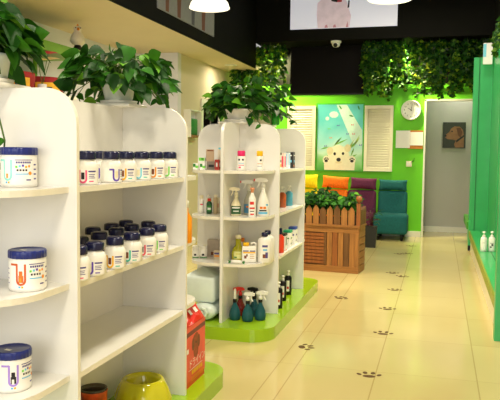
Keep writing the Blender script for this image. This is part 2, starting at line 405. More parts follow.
tops = [
 (-1.222, 2.150, 'pink', INKB, 'white jar with pink U print, nearest in front row of top bay shelf'),
 (-1.222, 2.335, 'purple', PLC, 'white jar turned so its purple U sits at right, top bay shelf'),
 (-1.222, 2.466, 'yellow', BROWN, 'white jar with yellow U print, third in front row of top bay shelf'),
 (-1.222, 2.612, 'sky', PLC, 'white jar with pale blue U print, fourth in front row of top bay shelf'),
 (-1.222, 2.763, 'amber', BROWN, 'white jar with orange U print, fifth in front row of top bay shelf'),
 (-1.222, 2.917, 'green', PLC, 'white jar with light green U print, far end of top bay shelf'),
 (-1.315, 2.13, 'pink', INKB, 'navy lidded jar half hidden behind the pink U jar at the panel edge'),
 (-1.315, 2.42, 'purple', PLC, 'jar behind the gap between pink and purple front jars, top shelf'),
 (-1.315, 2.58, 'yellow', BROWN, 'navy lidded jar just behind the purple U jar on the top bay shelf')]
for i, (x, y, c, s, l) in enumerate(tops): small_jar(x+.018, y+.022, Z1, c, s, l, GT, off=(.75 if i == 1 else -.1))

def big_jar(x, y, z, col, pic, label, off):
    R, H = .057, .101
    t = thing('powder_tub', label, 'tub', (x, y, z), 0, 'large white tubs on the end shelves of the nearest gondola')
    mb = MB(); mb.lathe([(R*.93, 0), (R*.98, .004), (R*.99, .012), (R, H), (R*.96, H+.004)], PLW, 40); mb.build('body', t)
    mb = MB(); mb.lathe([(R*1.0, H+.002), (R*1.03, H+.003), (R*1.03, H+.021), (R*1.0, H+.026), (R*.92, H+.027), (R*.9, H+.0255), (R*.1, H+.0255)], NAVY, 120, rib=.012, ribn=24)
    l = mb.build('lid', t)
    a = face_cam(x, y, -.6); mb = MB(); mb.M = Matrix.Translation((.022*cos(a), .022*sin(a), H+.0261)) @ Matrix.Rotation(a+1.4, 4, 'Z'); mb.box(-.011, .011, -.006, .006, 0, .0005, PAPER); mb.build('sticker', l)
    th = face_cam(x, y, off); P = cyl_map(R+.0004, th, 0); Q = cyl_map(R+.0009, th, 0); S = cyl_map(R+.0013, th, 0)
    mb = MB(); patch(mb, P, -.095, .085, .008, H-.006, PAPER)
    ribbon(mb, Q, upath(-.022, .026, .024, .086, .022), .0065, UCOL[col])
    # animal figure inside the U
    patch(mb, Q, -.030, -.014, .030, .052, pic); patch(mb, Q, -.028, -.017, .052, .066, pic)
    patch(mb, S, -.027, -.020, .030, .044, PLW if pic is INKB else UCOL['amber'])
    patch(mb, Q, .003, .060, .086, .0885, INK)
    for k in range(7): patch(mb, Q, .006+k*.007, .0115+k*.007, .0765, .0825, INK)
    for k, c in enumerate(('green', 'sky', 'purple', 'yellow', 'amber')): patch(mb, Q, .004+k*.010, .011+k*.010, .062+.002*(k % 3), .069+.002*(k % 3), UCOL[c])
    for k in range(4): patch(mb, Q, .008+k*.009, .014+k*.009, .052, .058, INKB)
    patch(mb, Q, .004, .046, .041, .0445, SKYB); patch(mb, Q, .006, .038, .034, .0358, PAPER)
    mb.add([Q(.051+.006*cos(a), .045+.006*sin(a)) for a in [2*pi*k/12 for k in range(12)]], [tuple(range(12))], UCOL['amber'])
    patch(mb, Q, .038, .054, .022, .026, INK)
    patch(mb, Q, -.030, -.023, .013, .019, SKYB); patch(mb, Q, -.021, -.015, .013, .019, UCOL['yellow'])
    for k in range(4):
        patch(mb, Q, .066, .078, .070-k*.015, .0745-k*.015, INK); patch(mb, Q, -.082, -.070, .070-k*.015, .0725-k*.015, INK)
    mb.build('label_wrap', t)
big_jar(-1.312, 1.928, 1.1302, 'cyan', PAPER, 'large white tub with navy lid and pale turquoise U, topmost end shelf', -.28)
big_jar(-1.245, 1.868, .8102, 'orange', mat('print_orange_dog', (226, 110, 30), .5, var=.3, scale=80), 'large white tub with navy lid and orange U, middle end shelf', .02)
big_jar(-1.278, 1.83, .5002, 'lilac', INKB, 'large white tub with navy lid and lilac U with a dog, lowest end shelf', .42)

# ------------------------------------------------------------------ bowls and bags on the near base
ZB = .0852
t = thing('pet_bowl', 'yellow flower shaped pet bowl on the lime base under the jar shelves', 'bowl', (-1.272, 2.80, ZB))
mb = MB(); YB = mat('yellow_ceramic', (196, 190, 28), .15, var=.06, scale=8, coat=.5)
prof = [(1.08*a_, 1.13*b_) for a_, b_ in [(.105, 0), (.118, .02), (.118, .05), (.105, .085), (.090, .112), (.082, .12), (.074, .118), (.068, .10), (.060, .06), (.03, .045), (.005, .043)]]
n = 60; vs = []; fs = []
for i, (r, z) in enumerate(prof):
    amp = .13 if i < 3 else (.10 if i == 3 else (.04 if i == 4 else 0))
    for k in range(n):
        a = 2*pi*k/n; rr = r*(1+amp*abs(cos(a*3.0))-amp*.5); vs.append((rr*cos(a), rr*sin(a), z))
for i in range(len(prof)-1):
    for k in range(n): fs.append((i*n+k, i*n+(k+1) % n, (i+1)*n+(k+1) % n, (i+1)*n+k))
fs.append(tuple(range(n-1, -1, -1))); fs.append(tuple((len(prof)-1)*n+k for k in range(n)))
mb.add(vs, fs, YB, True); mb.build('bowl_body', t)
mb = MB()
for a in (-.9, .2, 2.2, 3.3): mb.lathe([(.001, -.004), (.006, -.002), (.006, .002), (.001, .004)], BLACKP, 10, c=(.129*cos(a), .129*sin(a), .03))
mb.build('rubber_stud', t)
mb = MB(); mb.lathe([(.06, 0), (.085, .008), (.098, .085), (.10, .11), (.094, .112), (.086, .09), (.07, .026), (.01, .024)], mat('magenta_ceramic', (176, 22, 66), .2, coat=.4), 36)
tag(mb.build('pet_bowl', None, (-1.33, 2.44, ZB)), 'magenta round pet bowl in front of the yellow flower bowl', 'bowl')
t = thing('treat_tub', 'clear tub with an orange band beside the white panel on the lime base', 'tub', (-1.402, 2.58, ZB+.0))
mb = MB(); mb.lathe([(.05, 0), (.054, .01), (.056, .14), (.058, .15), (.055, .151), (.052, .13), (.05, .02), (.01, .015)], mat('clear_dark_plastic', (120, 110, 90), .15, trans=.6), 28); mb.build('body', t)
mb = MB(); mb.lathe([(.0560, .065), (.0575, .128), (.0600, .140), (.0590, .142), (.0570, .128), (.0556, .066)], mat('orange_print', (226, 92, 40), .4, var=.5, scale=25), 28); mb.build('band', t)

# red bag standing behind the far panel
t = thing('dog_sheet_bag', 'red bag with a brown puppy picture standing on the near lime base', 'bag', (-1.225, 3.185, ZB))
REDB = mat('red_film', (222, 44, 32), .3, var=.1, scale=6)
mb = MB(); hx, hy, h = .063, .155, .318
n = 8; vs = []; fs = []
levels = [(1, 1, 0), (1.02, 1.0, .1), (1.0, 1.0, .24), (.97, .98, h-.012), (.80, .975, h+.006), (.16, .96, h+.052), (.07, .93, h+.060)]
per = [(1, -.92), (1, -.5), (1, -.1), (1, .3), (1, .65), (1, .92), (.8, 1), (.3, 1), (-.3, 1), (-.8, 1), (-1, .92), (-1, .65), (-1, .3), (-1, -.1), (-1, -.5), (-1, -.92), (-.8, -1), (-.3, -1), (.3, -1), (.8, -1)]
n = len(per)
for li, (sx, sy, z) in enumerate(levels):
    for k, (px_, py_) in enumerate(per):
        wz = .011*sin(k*2.3+li*1.7) if li > 3 else 0
        vs.append((hx*sx*px_+(.006*sin(k*1.9) if li > 3 else 0), hy*sy*py_, z+wz))
for i in range(len(levels)-1):
    for k in range(n): fs.append((i*n+k, i*n+(k+1) % n, (i+1)*n+(k+1) % n, (i+1)*n+k))
fs.append(tuple(range(n-1, -1, -1))); fs.append(tuple((len(levels)-1)*n+k for k in range(n)))
mb.add(vs, fs, REDB, False)
for v0, v1 in ((-.12, -.06), (.0, .03), (.07, .11)): mb.add([(hx*.62, v0, h+.0235), (hx*.62, v1, h+.0235), (hx*.34, v1, h+.0445), (hx*.34, v0, h+.0445)], [(0, 1, 2, 3)], PAPER)
mb.build('bag_body', t)
mb = MB(); F = lambda u, v, e=.0655: (e, u, v)
mb.poly([F(-.145, .03), F(.145, .03), F(.145, .305), F(-.145, .305)], mat('salmon_print', (230, 78, 62), .35, var=.15, scale=9))
mb.poly([F(-.145, .255, .066), F(.145, .262, .066), F(.145, .285, .066), F(-.145, .278, .066)], mat('print_maroon', (110, 34, 40), .4))
f2 = lambda u, v: F(u, v, .0662)
def blob(mb, P, cx, cy, rx, ry, m, n=20, wob=0): mb.poly([P(cx+rx*cos(a)*(1+wob*sin(7*a)), cy+ry*sin(a)*(1+wob*cos(5*a))) for a in [2*pi*k/n for k in range(n)]], m)
PUP = mat('print_poodle', (150, 66, 34), .5, var=.3, scale=60)
blob(mb, f2, .005, .215, .048, .040, PUP, wob=.05); blob(mb, lambda u, v: F(u, v, .0664), .005, .165, .036, .036, PUP, wob=.05)
blob(mb, lambda u, v: F(u, v, .0666), -.036, .205, .018, .032, BROWN); blob(mb, lambda u, v: F(u, v, .0666), .046, .205, .018, .032, BROWN)
blob(mb, lambda u, v: F(u, v, .0668), .004, .207, .008, .006, INKB)
mb.text('ドライイン', .047, lambda u, v: F(u+.022, .112+v, .067), PAPER)
mb.poly([F(-.1, .083, .067), F(.1, .083, .067), F(.1, .086, .067), F(-.1, .086, .067)], PAPER)
for k in range(5): mb.poly([F(-.055+k*.032, .056, .067), F(-.030+k*.032, .056, .067), F(-.030+k*.032, .077, .067), F(-.055+k*.032, .077, .067)], UCOL['yellow'])
for k in range(3): mb.poly([F(-.06, .040-k*.008, .067), F(.12, .040-k*.008, .067), F(.12, .043-k*.008, .067), F(-.06, .043-k*.008, .067)], UCOL['amber'])
mb.poly([F(-.125, .175, .067), F(-.1, .175, .067), F(-.1, .198, .067), F(-.125, .198, .067)], PAPER)
mb.build('front_print', t)
mb = MB(); mb.M = Matrix.Translation((-1.225, 3.185, 0)); mb = None

# orange bottles on the far end shelves of the near gondola
for z, l in ((.8102, 'orange bottle behind the jar bay, on the middle far end shelf'), (1.1302 - .32 + .0, None)):
    if l:
        mb = MB(); mb.lathe([(.03, 0), (.032, .005), (.032, .12), (.014, .15), (.014, .175)], mat('orange_plastic', (240, 150, 20), .3), 20)
        t = thing('shampoo_bottle', l, 'bottle', (-1.175, 3.075, z)); mb.build('body', t)
        mb = MB(); mb.lathe([(.016, .172), (.016, .2), (.012, .205)], PLW, 16); mb.build('cap', t)

# ------------------------------------------------------------------ goods of the far gondola
def bottle(name, label, cat, x, y, z, prof, m, cap, capm, lab=None, labm=PAPER, group=None, n=22, prints=(), sx=1, sy=1, rot=None):
    t = thing(name, label, cat, (x, y, z), face_cam(x, y) if rot is None else rot, group)
    mb = MB(); mb.lathe(prof, m, n, sx=sx, sy=sy); mb.build('body', t)
    mb = MB(); mb.lathe(cap, capm, 18); mb.build('cap', t)
    if lab:
        r, v0, v1, half = lab
        E_ = lambda e: (lambda u, v: ((r*sx+e)*cos(u/r), (r*sy+e)*sin(u/r), v))
        mb = MB(); patch(mb, E_(.0006), -half, half, v0, v1, labm)
        for u0, u1, a, b, mm in prints: patch(mb, E_(.0011), u0, u1, a, b, mm)
        mb.build('label_wrap', t)
    return t
def trigger(t, z, m, nozzle=None, s=1.0, mb_name='trigger_head'):
    # local +Y is seen at the right when facing the camera
    mb = MB(); mb.lathe([(.015*s, z-.004), (.015*s, z+.018*s), (.009*s, z+.022*s), (.009*s, z+.034*s)], m, 16)
    mb.M = Matrix.Translation((0, 0, z+.034*s))
    mb.prism([(-.058*s, .004*s), (-.058*s, .022*s), (-.02*s, .030*s), (.022*s, .024*s), (.034*s, .006*s), (.02*s, 0), (-.02*s, 0)], 'x', -.010*s, .010*s, m)
    mb.prism([(-.03*s, .002*s), (-.024*s, .002*s), (-.026*s, -.02*s), (-.040*s, -.042*s), (-.046*s, -.040*s), (-.034*s, -.018*s)], 'x', -.006*s, .006*s, m)
    h = mb.build(mb_name, t)
    if nozzle:
        mb = MB(); mb.M = Matrix.Translation((0, -.058*s, z+.047*s)); mb.box(-.008*s, .008*s, -.009*s, 0, -.008*s, .008*s, nozzle); mb.build('nozzle', h)
    return h
ZT = 1.1252; ZM = .8102; ZL = .4902
ORA = mat('orange_cap', (236, 130, 24), .3); PNK = mat('pink_cap', (226, 40, 110), .3); YEL = mat('yellow_cap', (244, 190, 20), .3)
bottle('shampoo_bottle', 'white bottle with a bright pink cap on the top shelf of far gondola', 'bottle', -1.325, 4.54, ZT, [(.028, 0), (.031, .004), (.031, .09), (.028, .098)], PLW, [(.026, .0985), (.027, .10), (.027, .132), (.024, .136)], PNK,
       (.031, .012, .085, .036), PAPER, None, 22, [(-.022, -.008, .068, .08, INKB), (.004, .018, .068, .08, INKB), (-.02, .02, .048, .052, SKYB), (-.02, .02, .034, .038, PNK), (-.018, -.002, .016, .026, PNK)])
bottle('shampoo_bottle', 'white bottle with a yellow cap on the top shelf of far gondola', 'bottle', -1.19, 4.53, ZT, [(.020, 0), (.023, .004), (.023, .095), (.02, .10)], PLW, [(.021, .1005), (.022, .102), (.022, .132), (.019, .136)], YEL,
       (.023, .012, .085, .026), PAPER, None, 22, [(.0, .014, .066, .078, INKB), (-.016, .016, .046, .050, ORA), (-.016, .016, .03, .033, INK)])
# middle shelf: four sprays
CL = mat('clear_plastic', (226, 224, 205), .15, trans=.35, var=.02)
t = bottle('trigger_spray', 'green labelled trigger spray at the left of the middle end shelf', 'spray bottle', -1.358, 4.535, ZM, [(.030, 0), (.036, .005), (.036, .06), (.030, .085), (.014, .115), (.013, .125)], PLC, [(.014, .1255), (.015, .126), (.015, .140)], PLC,
           (.036, .012, .068, .042), mat('label_dark_green', (40, 86, 48), .5), None, 22, [(-.03, .03, .052, .060, PAPER), (-.02, .02, .03, .036, PAPER)]); trigger(t, .144, PLC, INKB, .85)
t = bottle('trigger_spray', 'clear trigger spray with red knob behind the slim white bottle', 'spray bottle', -1.30, 4.66, ZM, [(.034, 0), (.038, .005), (.038, .07), (.03, .11), (.014, .15), (.014, .165)], CL, [(.014, .166), (.015, .167), (.015, .182)], PLW,
           (.038, .012, .075, .040), mat('label_blue', (90, 150, 190), .5), None, 22, [(-.02, .02, .05, .062, ORA)]); h = trigger(t, .186, PLW, RED, .95)
bottle('shampoo_bottle', 'slim white bottle with red lettering and peach cap, middle end shelf', 'bottle', -1.228, 4.487, ZM, [(.022, 0), (.025, .004), (.025, .125), (.012, .155), (.010, .165)], PLW, [(.010, .166), (.011, .167), (.011, .185), (.016, .187), (.016, .197), (.010, .20)], mat('peach_cap', (236, 160, 120), .3),
       (.025, .012, .12, .030), PAPER, None, 22, [(-.016, .012, .085, .105, RED), (-.018, .018, .055, .066, RED), (-.014, .014, .036, .042, INKB), (-.012, .012, .014, .024, RED)])
t = bottle('trigger_spray', 'tall white trigger spray with a blue round label, right of middle shelf', 'spray bottle', -1.178, 4.59, ZM, [(.038, 0), (.042, .005), (.042, .075), (.032, .12), (.014, .17), (.013, .182)], PLW, [(.013, .183), (.014, .184), (.014, .198)], PLW,
           (.042, .012, .085, .045), PAPER, None, 24, [(-.034, .034, .014, .030, SKYB), (-.026, .026, .034, .044, INKB), (-.022, -.002, .050, .066, ORA), (.002, .022, .050, .066, ORA), (.02, .04, .072, .084, SKYB)]); trigger(t, .202, PLW, RED, 1.0)
# lower shelf
t = bottle('soap_bottle', 'yellow green translucent soap bottle, left of the lower end shelf', 'bottle', -1.345, 4.56, ZL, [(.040, 0), (.046, .006), (.048, .05), (.040, .085), (.02, .11), (.018, .155)], mat('yellow_green_liquid', (206, 202, 50), .15, trans=.3), [(.019, .1555), (.02, .157), (.02, .178), (.016, .182)], PLC,
           (.048, .02, .07, .034), mat('label_pale_lime', (226, 226, 150), .5), None, 24, [(-.03, -.01, .024, .034, GREENK), (-.018, .02, .05, .056, mat('label_gold', (200, 190, 60), .5))])
bottle('shampoo_bottle', 'white bottle with an orange cap behind the soap and the canister', 'bottle', -1.362, 4.70, ZL, [(.026, 0), (.03, .004), (.03, .10), (.024, .112), (.018, .116)], PLW, [(.02, .1165), (.021, .118), (.021, .14), (.018, .143)], ORA,
       (.03, .03, .085, .032), PAPER, None, 22, [(-.03, .03, .07, .08, INK), (0, .02, .035, .055, BROWN)])
t = thing('canister', 'white handled canister with a yellow lid on the lower end shelf', 'canister', (-1.252, 4.51, ZL), face_cam(-1.25, 4.5))
mb = MB(); mb.rbox(-.025, .025, -.05, .05, 0, .115, .012, PLW); mb.build('body', t)
mb = MB(); mb.lathe([(.021, .116), (.022, .117), (.022, .136), (.019, .139)], YEL, 18, c=(0, -.022, 0)); mb.build('lid', t)
mb = MB(); mb.tube([(0, .012, .113), (0, .014, .132), (0, .03, .137), (0, .044, .132), (0, .046, .108)], .006, PLW); mb.build('handle', t)
mb = MB(); q = lambda u, v, e=.0256: (e, u, v)
mb.poly([q(-.042, .02), q(.042, .02), q(.042, .1), q(-.042, .1)], PAPER)
def qr(u0, u1, a, b, m, e=.026): mb.poly([q(u0, a, e), q(u1, a, e), q(u1, b, e), q(u0, b, e)], m)
qr(-.042, -.004, .078, .086, INK); qr(.004, .042, .078, .086, INK); qr(-.042, .042, .066, .076, YEL); qr(-.034, -.018, .03, .05, BROWN); qr(-.02, -.01, .044, .06, BROWN)
for k in range(3): qr(.006, .036, .054-k*.012, .058-k*.012, mat('print_gold', (190, 150, 70), .5))
mb.build('label_front', t)
JUG = [(.044, 0), (.048, .006), (.048, .15), (.042, .165), (.022, .178), (.02, .182)]
CAPJ = [(.021, .1825), (.022, .184), (.022, .206), (.018, .21)]
jp = [(-.016, .022, .11, .125, INK), (-.01, .018, .085, .098, SKYB), (-.012, .008, .035, .062, BROWN), (.006, .024, .035, .075, INK)]
bottle('shampoo_jug', 'front one of two tall white bottles with navy caps, lower end shelf', 'bottle', -1.15, 4.54, ZL, JUG, PLW, CAPJ, NAVYD, (.048, .03, .13, .034), PAPER, 'tall navy capped bottles', 24, jp, .75, 1)
bottle('shampoo_jug', 'rear one of two tall white bottles with navy caps, lower end shelf', 'bottle', -1.16, 4.665, ZL, JUG, PLW, CAPJ, NAVYD, (.048, .03, .13, .034), PAPER, 'tall navy capped bottles', 24, jp, .75, 1)
t = thing('pet_toothbrush_toy', 'white and green knotted toy at the front of the lower end shelf', 'toy', (-1.318, 4.42, ZL+.012))
mb = MB(); mb.tube([(-.035, 0, 0), (-.01, 0, .003), (.015, 0, .003), (.04, 0, 0)], .012, PLW, 10); mb.build('toy_body', t)
for x in (-.042, .047):
    mb = MB()
    for a in (0, 2.1, 4.2): mb.tube([(x, 0, 0), (x+math.copysign(.012, x), .010*cos(a), .010*sin(a))], .006, GREENK, 8, .004)
    mb.build('knot', t)
# base: spray bottles
SPB = [(.032, 0), (.038, .006), (.041, .03), (.036, .065), (.022, .095), (.014, .112), (.013, .122)]
SPC = [(.0135, .1225), (.015, .124), (.015, .142), (.012, .146)]
GS = 'plant mister sprays on the lime base of the far gondola'
def mister(label, x, y, bm, hm, tilt=0, up=False):
    t = bottle('mister_bottle', label, 'spray bottle', x, y, ZB, SPB, bm, SPC, BLACKP, None, None, GS, rot=face_cam(x, y, tilt))
    if up:
        mb = MB(); mb.lathe([(.009, .1465), (.01, .15), (.010, .19), (.007, .215), (.004, .218)], hm, 14); mb.build('spray_nozzle', t)
    else: trigger(t, .148, hm, None, .9)
    return t
REDT = mat('tinted_red_plastic', (150, 30, 22), .15, trans=.3)
mister('teal mister with slim white upright nozzle, leftmost on the lime base', -1.345, 4.49, GLASSB, PLW, 0, True)
mister('red mister with red trigger among the teal ones on the lime base', -1.345, 4.625, REDT, RED, .3)
mister('teal mister with white trigger and a white sticker, front middle of base', -1.248, 4.475, GLASSB, PLW, 2.6)
mister('teal mister with a black trigger, at the back of the group', -1.245, 4.64, GLASSB, BLACKP, -.4)
mister('teal mister with white trigger nearest the white panel, right of group', -1.175, 4.54, GLASSB, PLW, 2.9)
# bay between the panels, right side
def carton(label, x, y, z, w, d, h, m, prints, group=None, rot=0, name='product_box', cat='box', top=None):
    t = thing(name, label, cat, (x, y, z), rot, group)
    mb = MB(); mb.box(-w/2, w/2, -d/2, d/2, 0, h, m); mb.build('carton', t)
    if top:
        mb = MB(); mb.box(-w/2-.0005, w/2+.0005, -d/2-.0005, d/2+.0005, h*.86, h+.0006, top); mb.build('top_flap', t)
    if prints:
        mb = MB()
        for u0, u1, a, b, mm in prints:
            mb.poly([(u0*w, -d/2-.0008, a*h), (u1*w, -d/2-.0008, a*h), (u1*w, -d/2-.0008, b*h), (u0*w, -d/2-.0008, b*h)], mm)
            mb.poly([(w/2+.0008, u0*d, a*h), (w/2+.0008, u1*d, a*h), (w/2+.0008, u1*d, b*h), (w/2+.0008, u0*d, b*h)], mm)
        mb.build('printing', t)
    return t
GB = 'slim cartons on the top bay shelf of the far gondola'
PK = mat('print_rose', (226, 80, 100), .5)
carton('white carton with black top, nearest on the far gondola top bay shelf', -1.215, 5.20, ZT, .035, .06, .125, PAPER, [(-.4, .4, .1, .3, UCOL['yellow']), (-.4, .3, .4, .55, BROWN)], GB, top=INKB)
carton('white carton with a rose red stripe on the far gondola top bay shelf', -1.215, 5.34, ZT, .045, .06, .122, mat('carton_pink_white', (238, 214, 206), .5), [(-.35, .35, .1, .8, PK)], GB)
carton('pale blue and white carton on the far gondola top bay shelf', -1.20, 5.46, ZT, .035, .06, .128, mat('carton_pale_blue', (206, 220, 232), .5), [(-.4, 0, .2, .9, SKYB)], GB)
carton('black carton with a blue mark on the far gondola top bay shelf', -1.20, 5.58, ZT, .06, .07, .132, INKB, [(-.1, .3, .35, .5, SKYB), (-.2, .3, .75, .82, PAPER), (-.2, .1, .1, .2, ORA)], GB)
PB = [(.028, 0), (.031, .004), (.031, .105), (.016, .118), (.014, .122)]; PC = [(.014, .1225), (.016, .124), (.014, .140), (.006, .142), (.006, .155), (.016, .158), (.016, .166), (.004, .169)]
bottle('lotion_bottle', 'rust orange bottle with a white pump in the middle bay', 'bottle', -1.215, 5.36, ZM, PB, mat('rust_plastic', (182, 88, 40), .3, var=.2, scale=40), PC, PLW)
bottle('lotion_bottle', 'sky blue bottle with a white pump in the middle bay', 'bottle', -1.205, 5.57, ZM, PB, mat('sky_blue_plastic', (80, 160, 186), .3, var=.1, scale=40), PC, PLW)
t = bottle('trigger_spray', 'orange red spray bottle with navy top in the low bay', 'spray bottle', -1.15, 5.035, ZL, [(.024, 0), (.027, .004), (.027, .12), (.012, .135), (.011, .14)], mat('orange_red_plastic', (226, 60, 24), .3), [(.011, .1405), (.013, .142), (.012, .185), (.004, .19)], NAVYD)
GC = 'white cartons with coloured tops in the low bay of the far gondola'
carton('white carton with black top in the low bay of the far gondola', -1.165, 5.165, ZL, .06, .075, .135, PAPER, [(-.2, .2, .3, .8, mat('print_grey', (120, 120, 120), .5)), (-.4, .4, .02, .06, RED)], GC, top=INKB)
carton('white carton with green top in the low bay of the far gondola', -1.165, 5.36, ZL, .06, .075, .138, PAPER, [(-.3, .3, .5, .58, GREENK), (-.3, .1, .2, .26, GREENK)], GC, top=mat('print_emerald', (30, 170, 120), .5))
carton('white carton with blue top in the low bay of the far gondola', -1.165, 5.56, ZL, .06, .075, .145, PAPER, [(-.3, .3, .5, .6, INK), (-.3, .1, .2, .26, INK)], GC, top=mat('print_royal_blue', (50, 80, 170), .5))
SH = [(.028, 0), (.03, .004), (.03, .14), (.02, .155), (.012, .158)]; SHC = [(.012, .1585), (.013, .16), (.012, .175), (.006, .177), (.006, .186), (.014, .188), (.014, .196), (.004, .2)]
GK = 'dark pump bottles on the lime base in the far bay'
for x, y, l in ((-1.135, 4.93, 'black pump bottle half hidden by the white panel edge, lime base'), (-1.165, 5.20, 'black pump bottle in the middle of three on the lime base'), (-1.175, 5.44, 'black pump bottle farthest along the lime base, beside the far panel')):
    bottle('pump_bottle', l, 'bottle', x, y, ZB, SH, BLACKP, SHC, PLW, (.03, .03, .12, .012), PAPER, GK, prints=[(-.008, .008, .05, .07, RED)])
# left side of the far gondola
carton('tan paper bag on the upper left end shelf of the far gondola', -1.588, 4.64, ZT+.058, .055, .05, .085, mat('tan_paper', (186, 160, 130), .6, var=.1), [(-.4, .4, .85, .95, BROWN)], None, .4, 'treat_bag', 'bag')
carton('grey carton at the back under the tan bag, upper left end shelf', -1.575, 4.64, ZT, .065, .055, .0575, mat('carton_grey', (140, 130, 116), .5), [(-.3, .3, .3, .6, INKB)], None, .2)
carton('rolled white packet with blue top leaning by the spine, upper left shelf', -1.51, 4.66, ZT, .04, .05, .16, mat('packet_white', (226, 216, 196), .4), [(-.4, .4, .9, .98, UCOL['sky'])], None, .1)
carton('red carton at the right of the upper left end shelf', -1.51, 4.575, ZT, .03, .045, .072, mat('carton_red', (190, 60, 50), .4), [(-.2, .2, .3, .7, PAPER)], None, .1)
carton('white carton with a green band and purple mark, upper left end shelf', -1.645, 4.63, ZT, .045, .045, .085, PAPER, [(-.45, .45, .72, .98, UCOL['green']), (-.1, .3, .78, .95, INKB), (0, .4, .2, .4, UCOL['purple'])], None, .2)
for x, l in ((-1.672, 'small green and white packet at the outer left of the upper end shelf'), (-1.62, 'small green and white packet beside the outer one, upper left shelf')):
    carton(l, x, 4.575, ZT, .035, .03, .045, PAPER, [(-.5, 0, .4, .9, GREENK), (0, .5, .2, .6, UCOL['green'])], 'small green packets', .2)
TB = [(.016, 0), (.018, .003), (.018, .1), (.014, .106)]
bottle('spray_can', 'slim white can on the middle left end shelf of far gondola', 'can', -1.635, 4.60, ZM, TB, PLW, [(.013, .1065), (.014, .108), (.014, .128), (.006, .131)], PLC, (.018, .02, .08, .016), PAPER, None, 18, [(-.01, .01, .06, .07, PK)])
bottle('spray_can', 'white tube with pink mark on the middle left end shelf', 'can', -1.60, 4.66, ZM, TB, PLC, [(.013, .1065), (.014, .108), (.014, .126), (.006, .129)], PLW, None)
bottle('lotion_bottle', 'dark green bottle with red cap on the middle left end shelf', 'bottle', -1.572, 4.585, ZM, [(.018, 0), (.021, .003), (.021, .075), (.012, .088), (.01, .09)], mat('dark_green_plastic', (34, 84, 50), .3), [(.011, .0905), (.012, .092), (.012, .108), (.009, .11)], RED, (.021, .02, .06, .016), GREENK, None, 18, [(-.012, .012, .03, .045, PAPER)])
bottle('spray_can', 'tan tube standing by the spine, middle left end shelf', 'can', -1.53, 4.60, ZM, [(.014, 0), (.016, .003), (.016, .11), (.012, .116)], mat('tan_tube', (190, 170, 130), .4), [(.011, .1165), (.012, .118), (.012, .134), (.006, .136)], PLC, None)
bottle('spray_can', 'cream tube with red dot behind the green bottle, middle left shelf', 'can', -1.545, 4.68, ZM, [(.018, 0), (.02, .003), (.02, .105), (.015, .112)], PLC, [(.013, .1125), (.014, .114), (.014, .132), (.006, .134)], PLW, (.02, .04, .07, .01), RED, None)
JW = [(.022, 0), (.025, .003), (.025, .068), (.022, .072)]; JC = [(.022, .0725), (.024, .074), (.024, .088), (.02, .091)]
for x, y, l in ((-1.665, 4.565, 'white pot with green base line, outer left of the lower end shelf'), (-1.612, 4.585, 'white pot with green base line beside the clear box, lower left shelf')):
    bottle('cream_pot', l, 'jar', x, y, ZL, JW, PLW, JC, PLW, (.025, .004, .06, .03), PAPER, 'white pots with green base lines', 20, [(-.03, .03, .004, .012, GREENK), (-.012, .004, .02, .034, INKB)])
carton('tall clear box behind the white pots, lower left end shelf', -1.565, 4.685, ZL, .09, .06, .125, mat('frosted_plastic', (190, 176, 160), .3, trans=.2, var=.1), [(-.2, .2, .1, .3, BROWN)], None, .1)
carton('small tin with blue and orange print by the spine, lower left shelf', -1.505, 4.575, ZL, .045, .04, .06, mat('tin_beige', (216, 200, 170), .4), [(-.4, .4, .3, .5, UCOL['amber']), (-.4, .4, .6, .8, INK)], None, .1)
FILM = mat('pale_wrap_film', (222, 236, 232), .15, var=.1, scale=5, bump=.5)
t = thing('pad_pack', 'film wrapped pack of pale green pet pads lying on the lime base', 'pack', (-1.575, 4.545, ZB+.1165))
mb = MB(); mb.rbox(-.13, .1, -.12, .17, 0, .185, .022, FILM, 3); mb.build('pad_block', t)
mb = MB(); mb.add([(-.12, -.10, .184), (.09, -.10, .184), (.08, .15, .184), (-.11, .15, .184), (-.03, .01, .235), (.02, .06, .22)], [(0, 1, 4), (1, 5, 4), (1, 2, 5), (2, 3, 5), (3, 4, 5), (3, 0, 4)], FILM, True); mb.build('loose_wrap', t)
t = thing('pad_roll', 'clear bagged roll of pads in front under the wrapped pack', 'pack', (-1.55, 4.535, ZB))
mb = MB(); mb.M = Matrix.Translation((0, 0, .058)) @ Matrix.Rotation(pi/2, 4, 'X'); mb.lathe([(.02, -.16), (.05, -.155), (.057, -.13), (.057, .13), (.05, .155), (.03, .16), (.014, .166)], FILM, 28, sx=1.6); mb.build('roll', t)
mb = MB(); mb.M = Matrix.Translation((0, -.167, .058)) @ Matrix.Rotation(pi/2, 4, 'X'); mb.lathe([(.05, 0), (.034, .006), (.02, -.002), (.008, .01)], FILM, 24, rib=.12, ribn=8); mb.build('gathered_end', t)

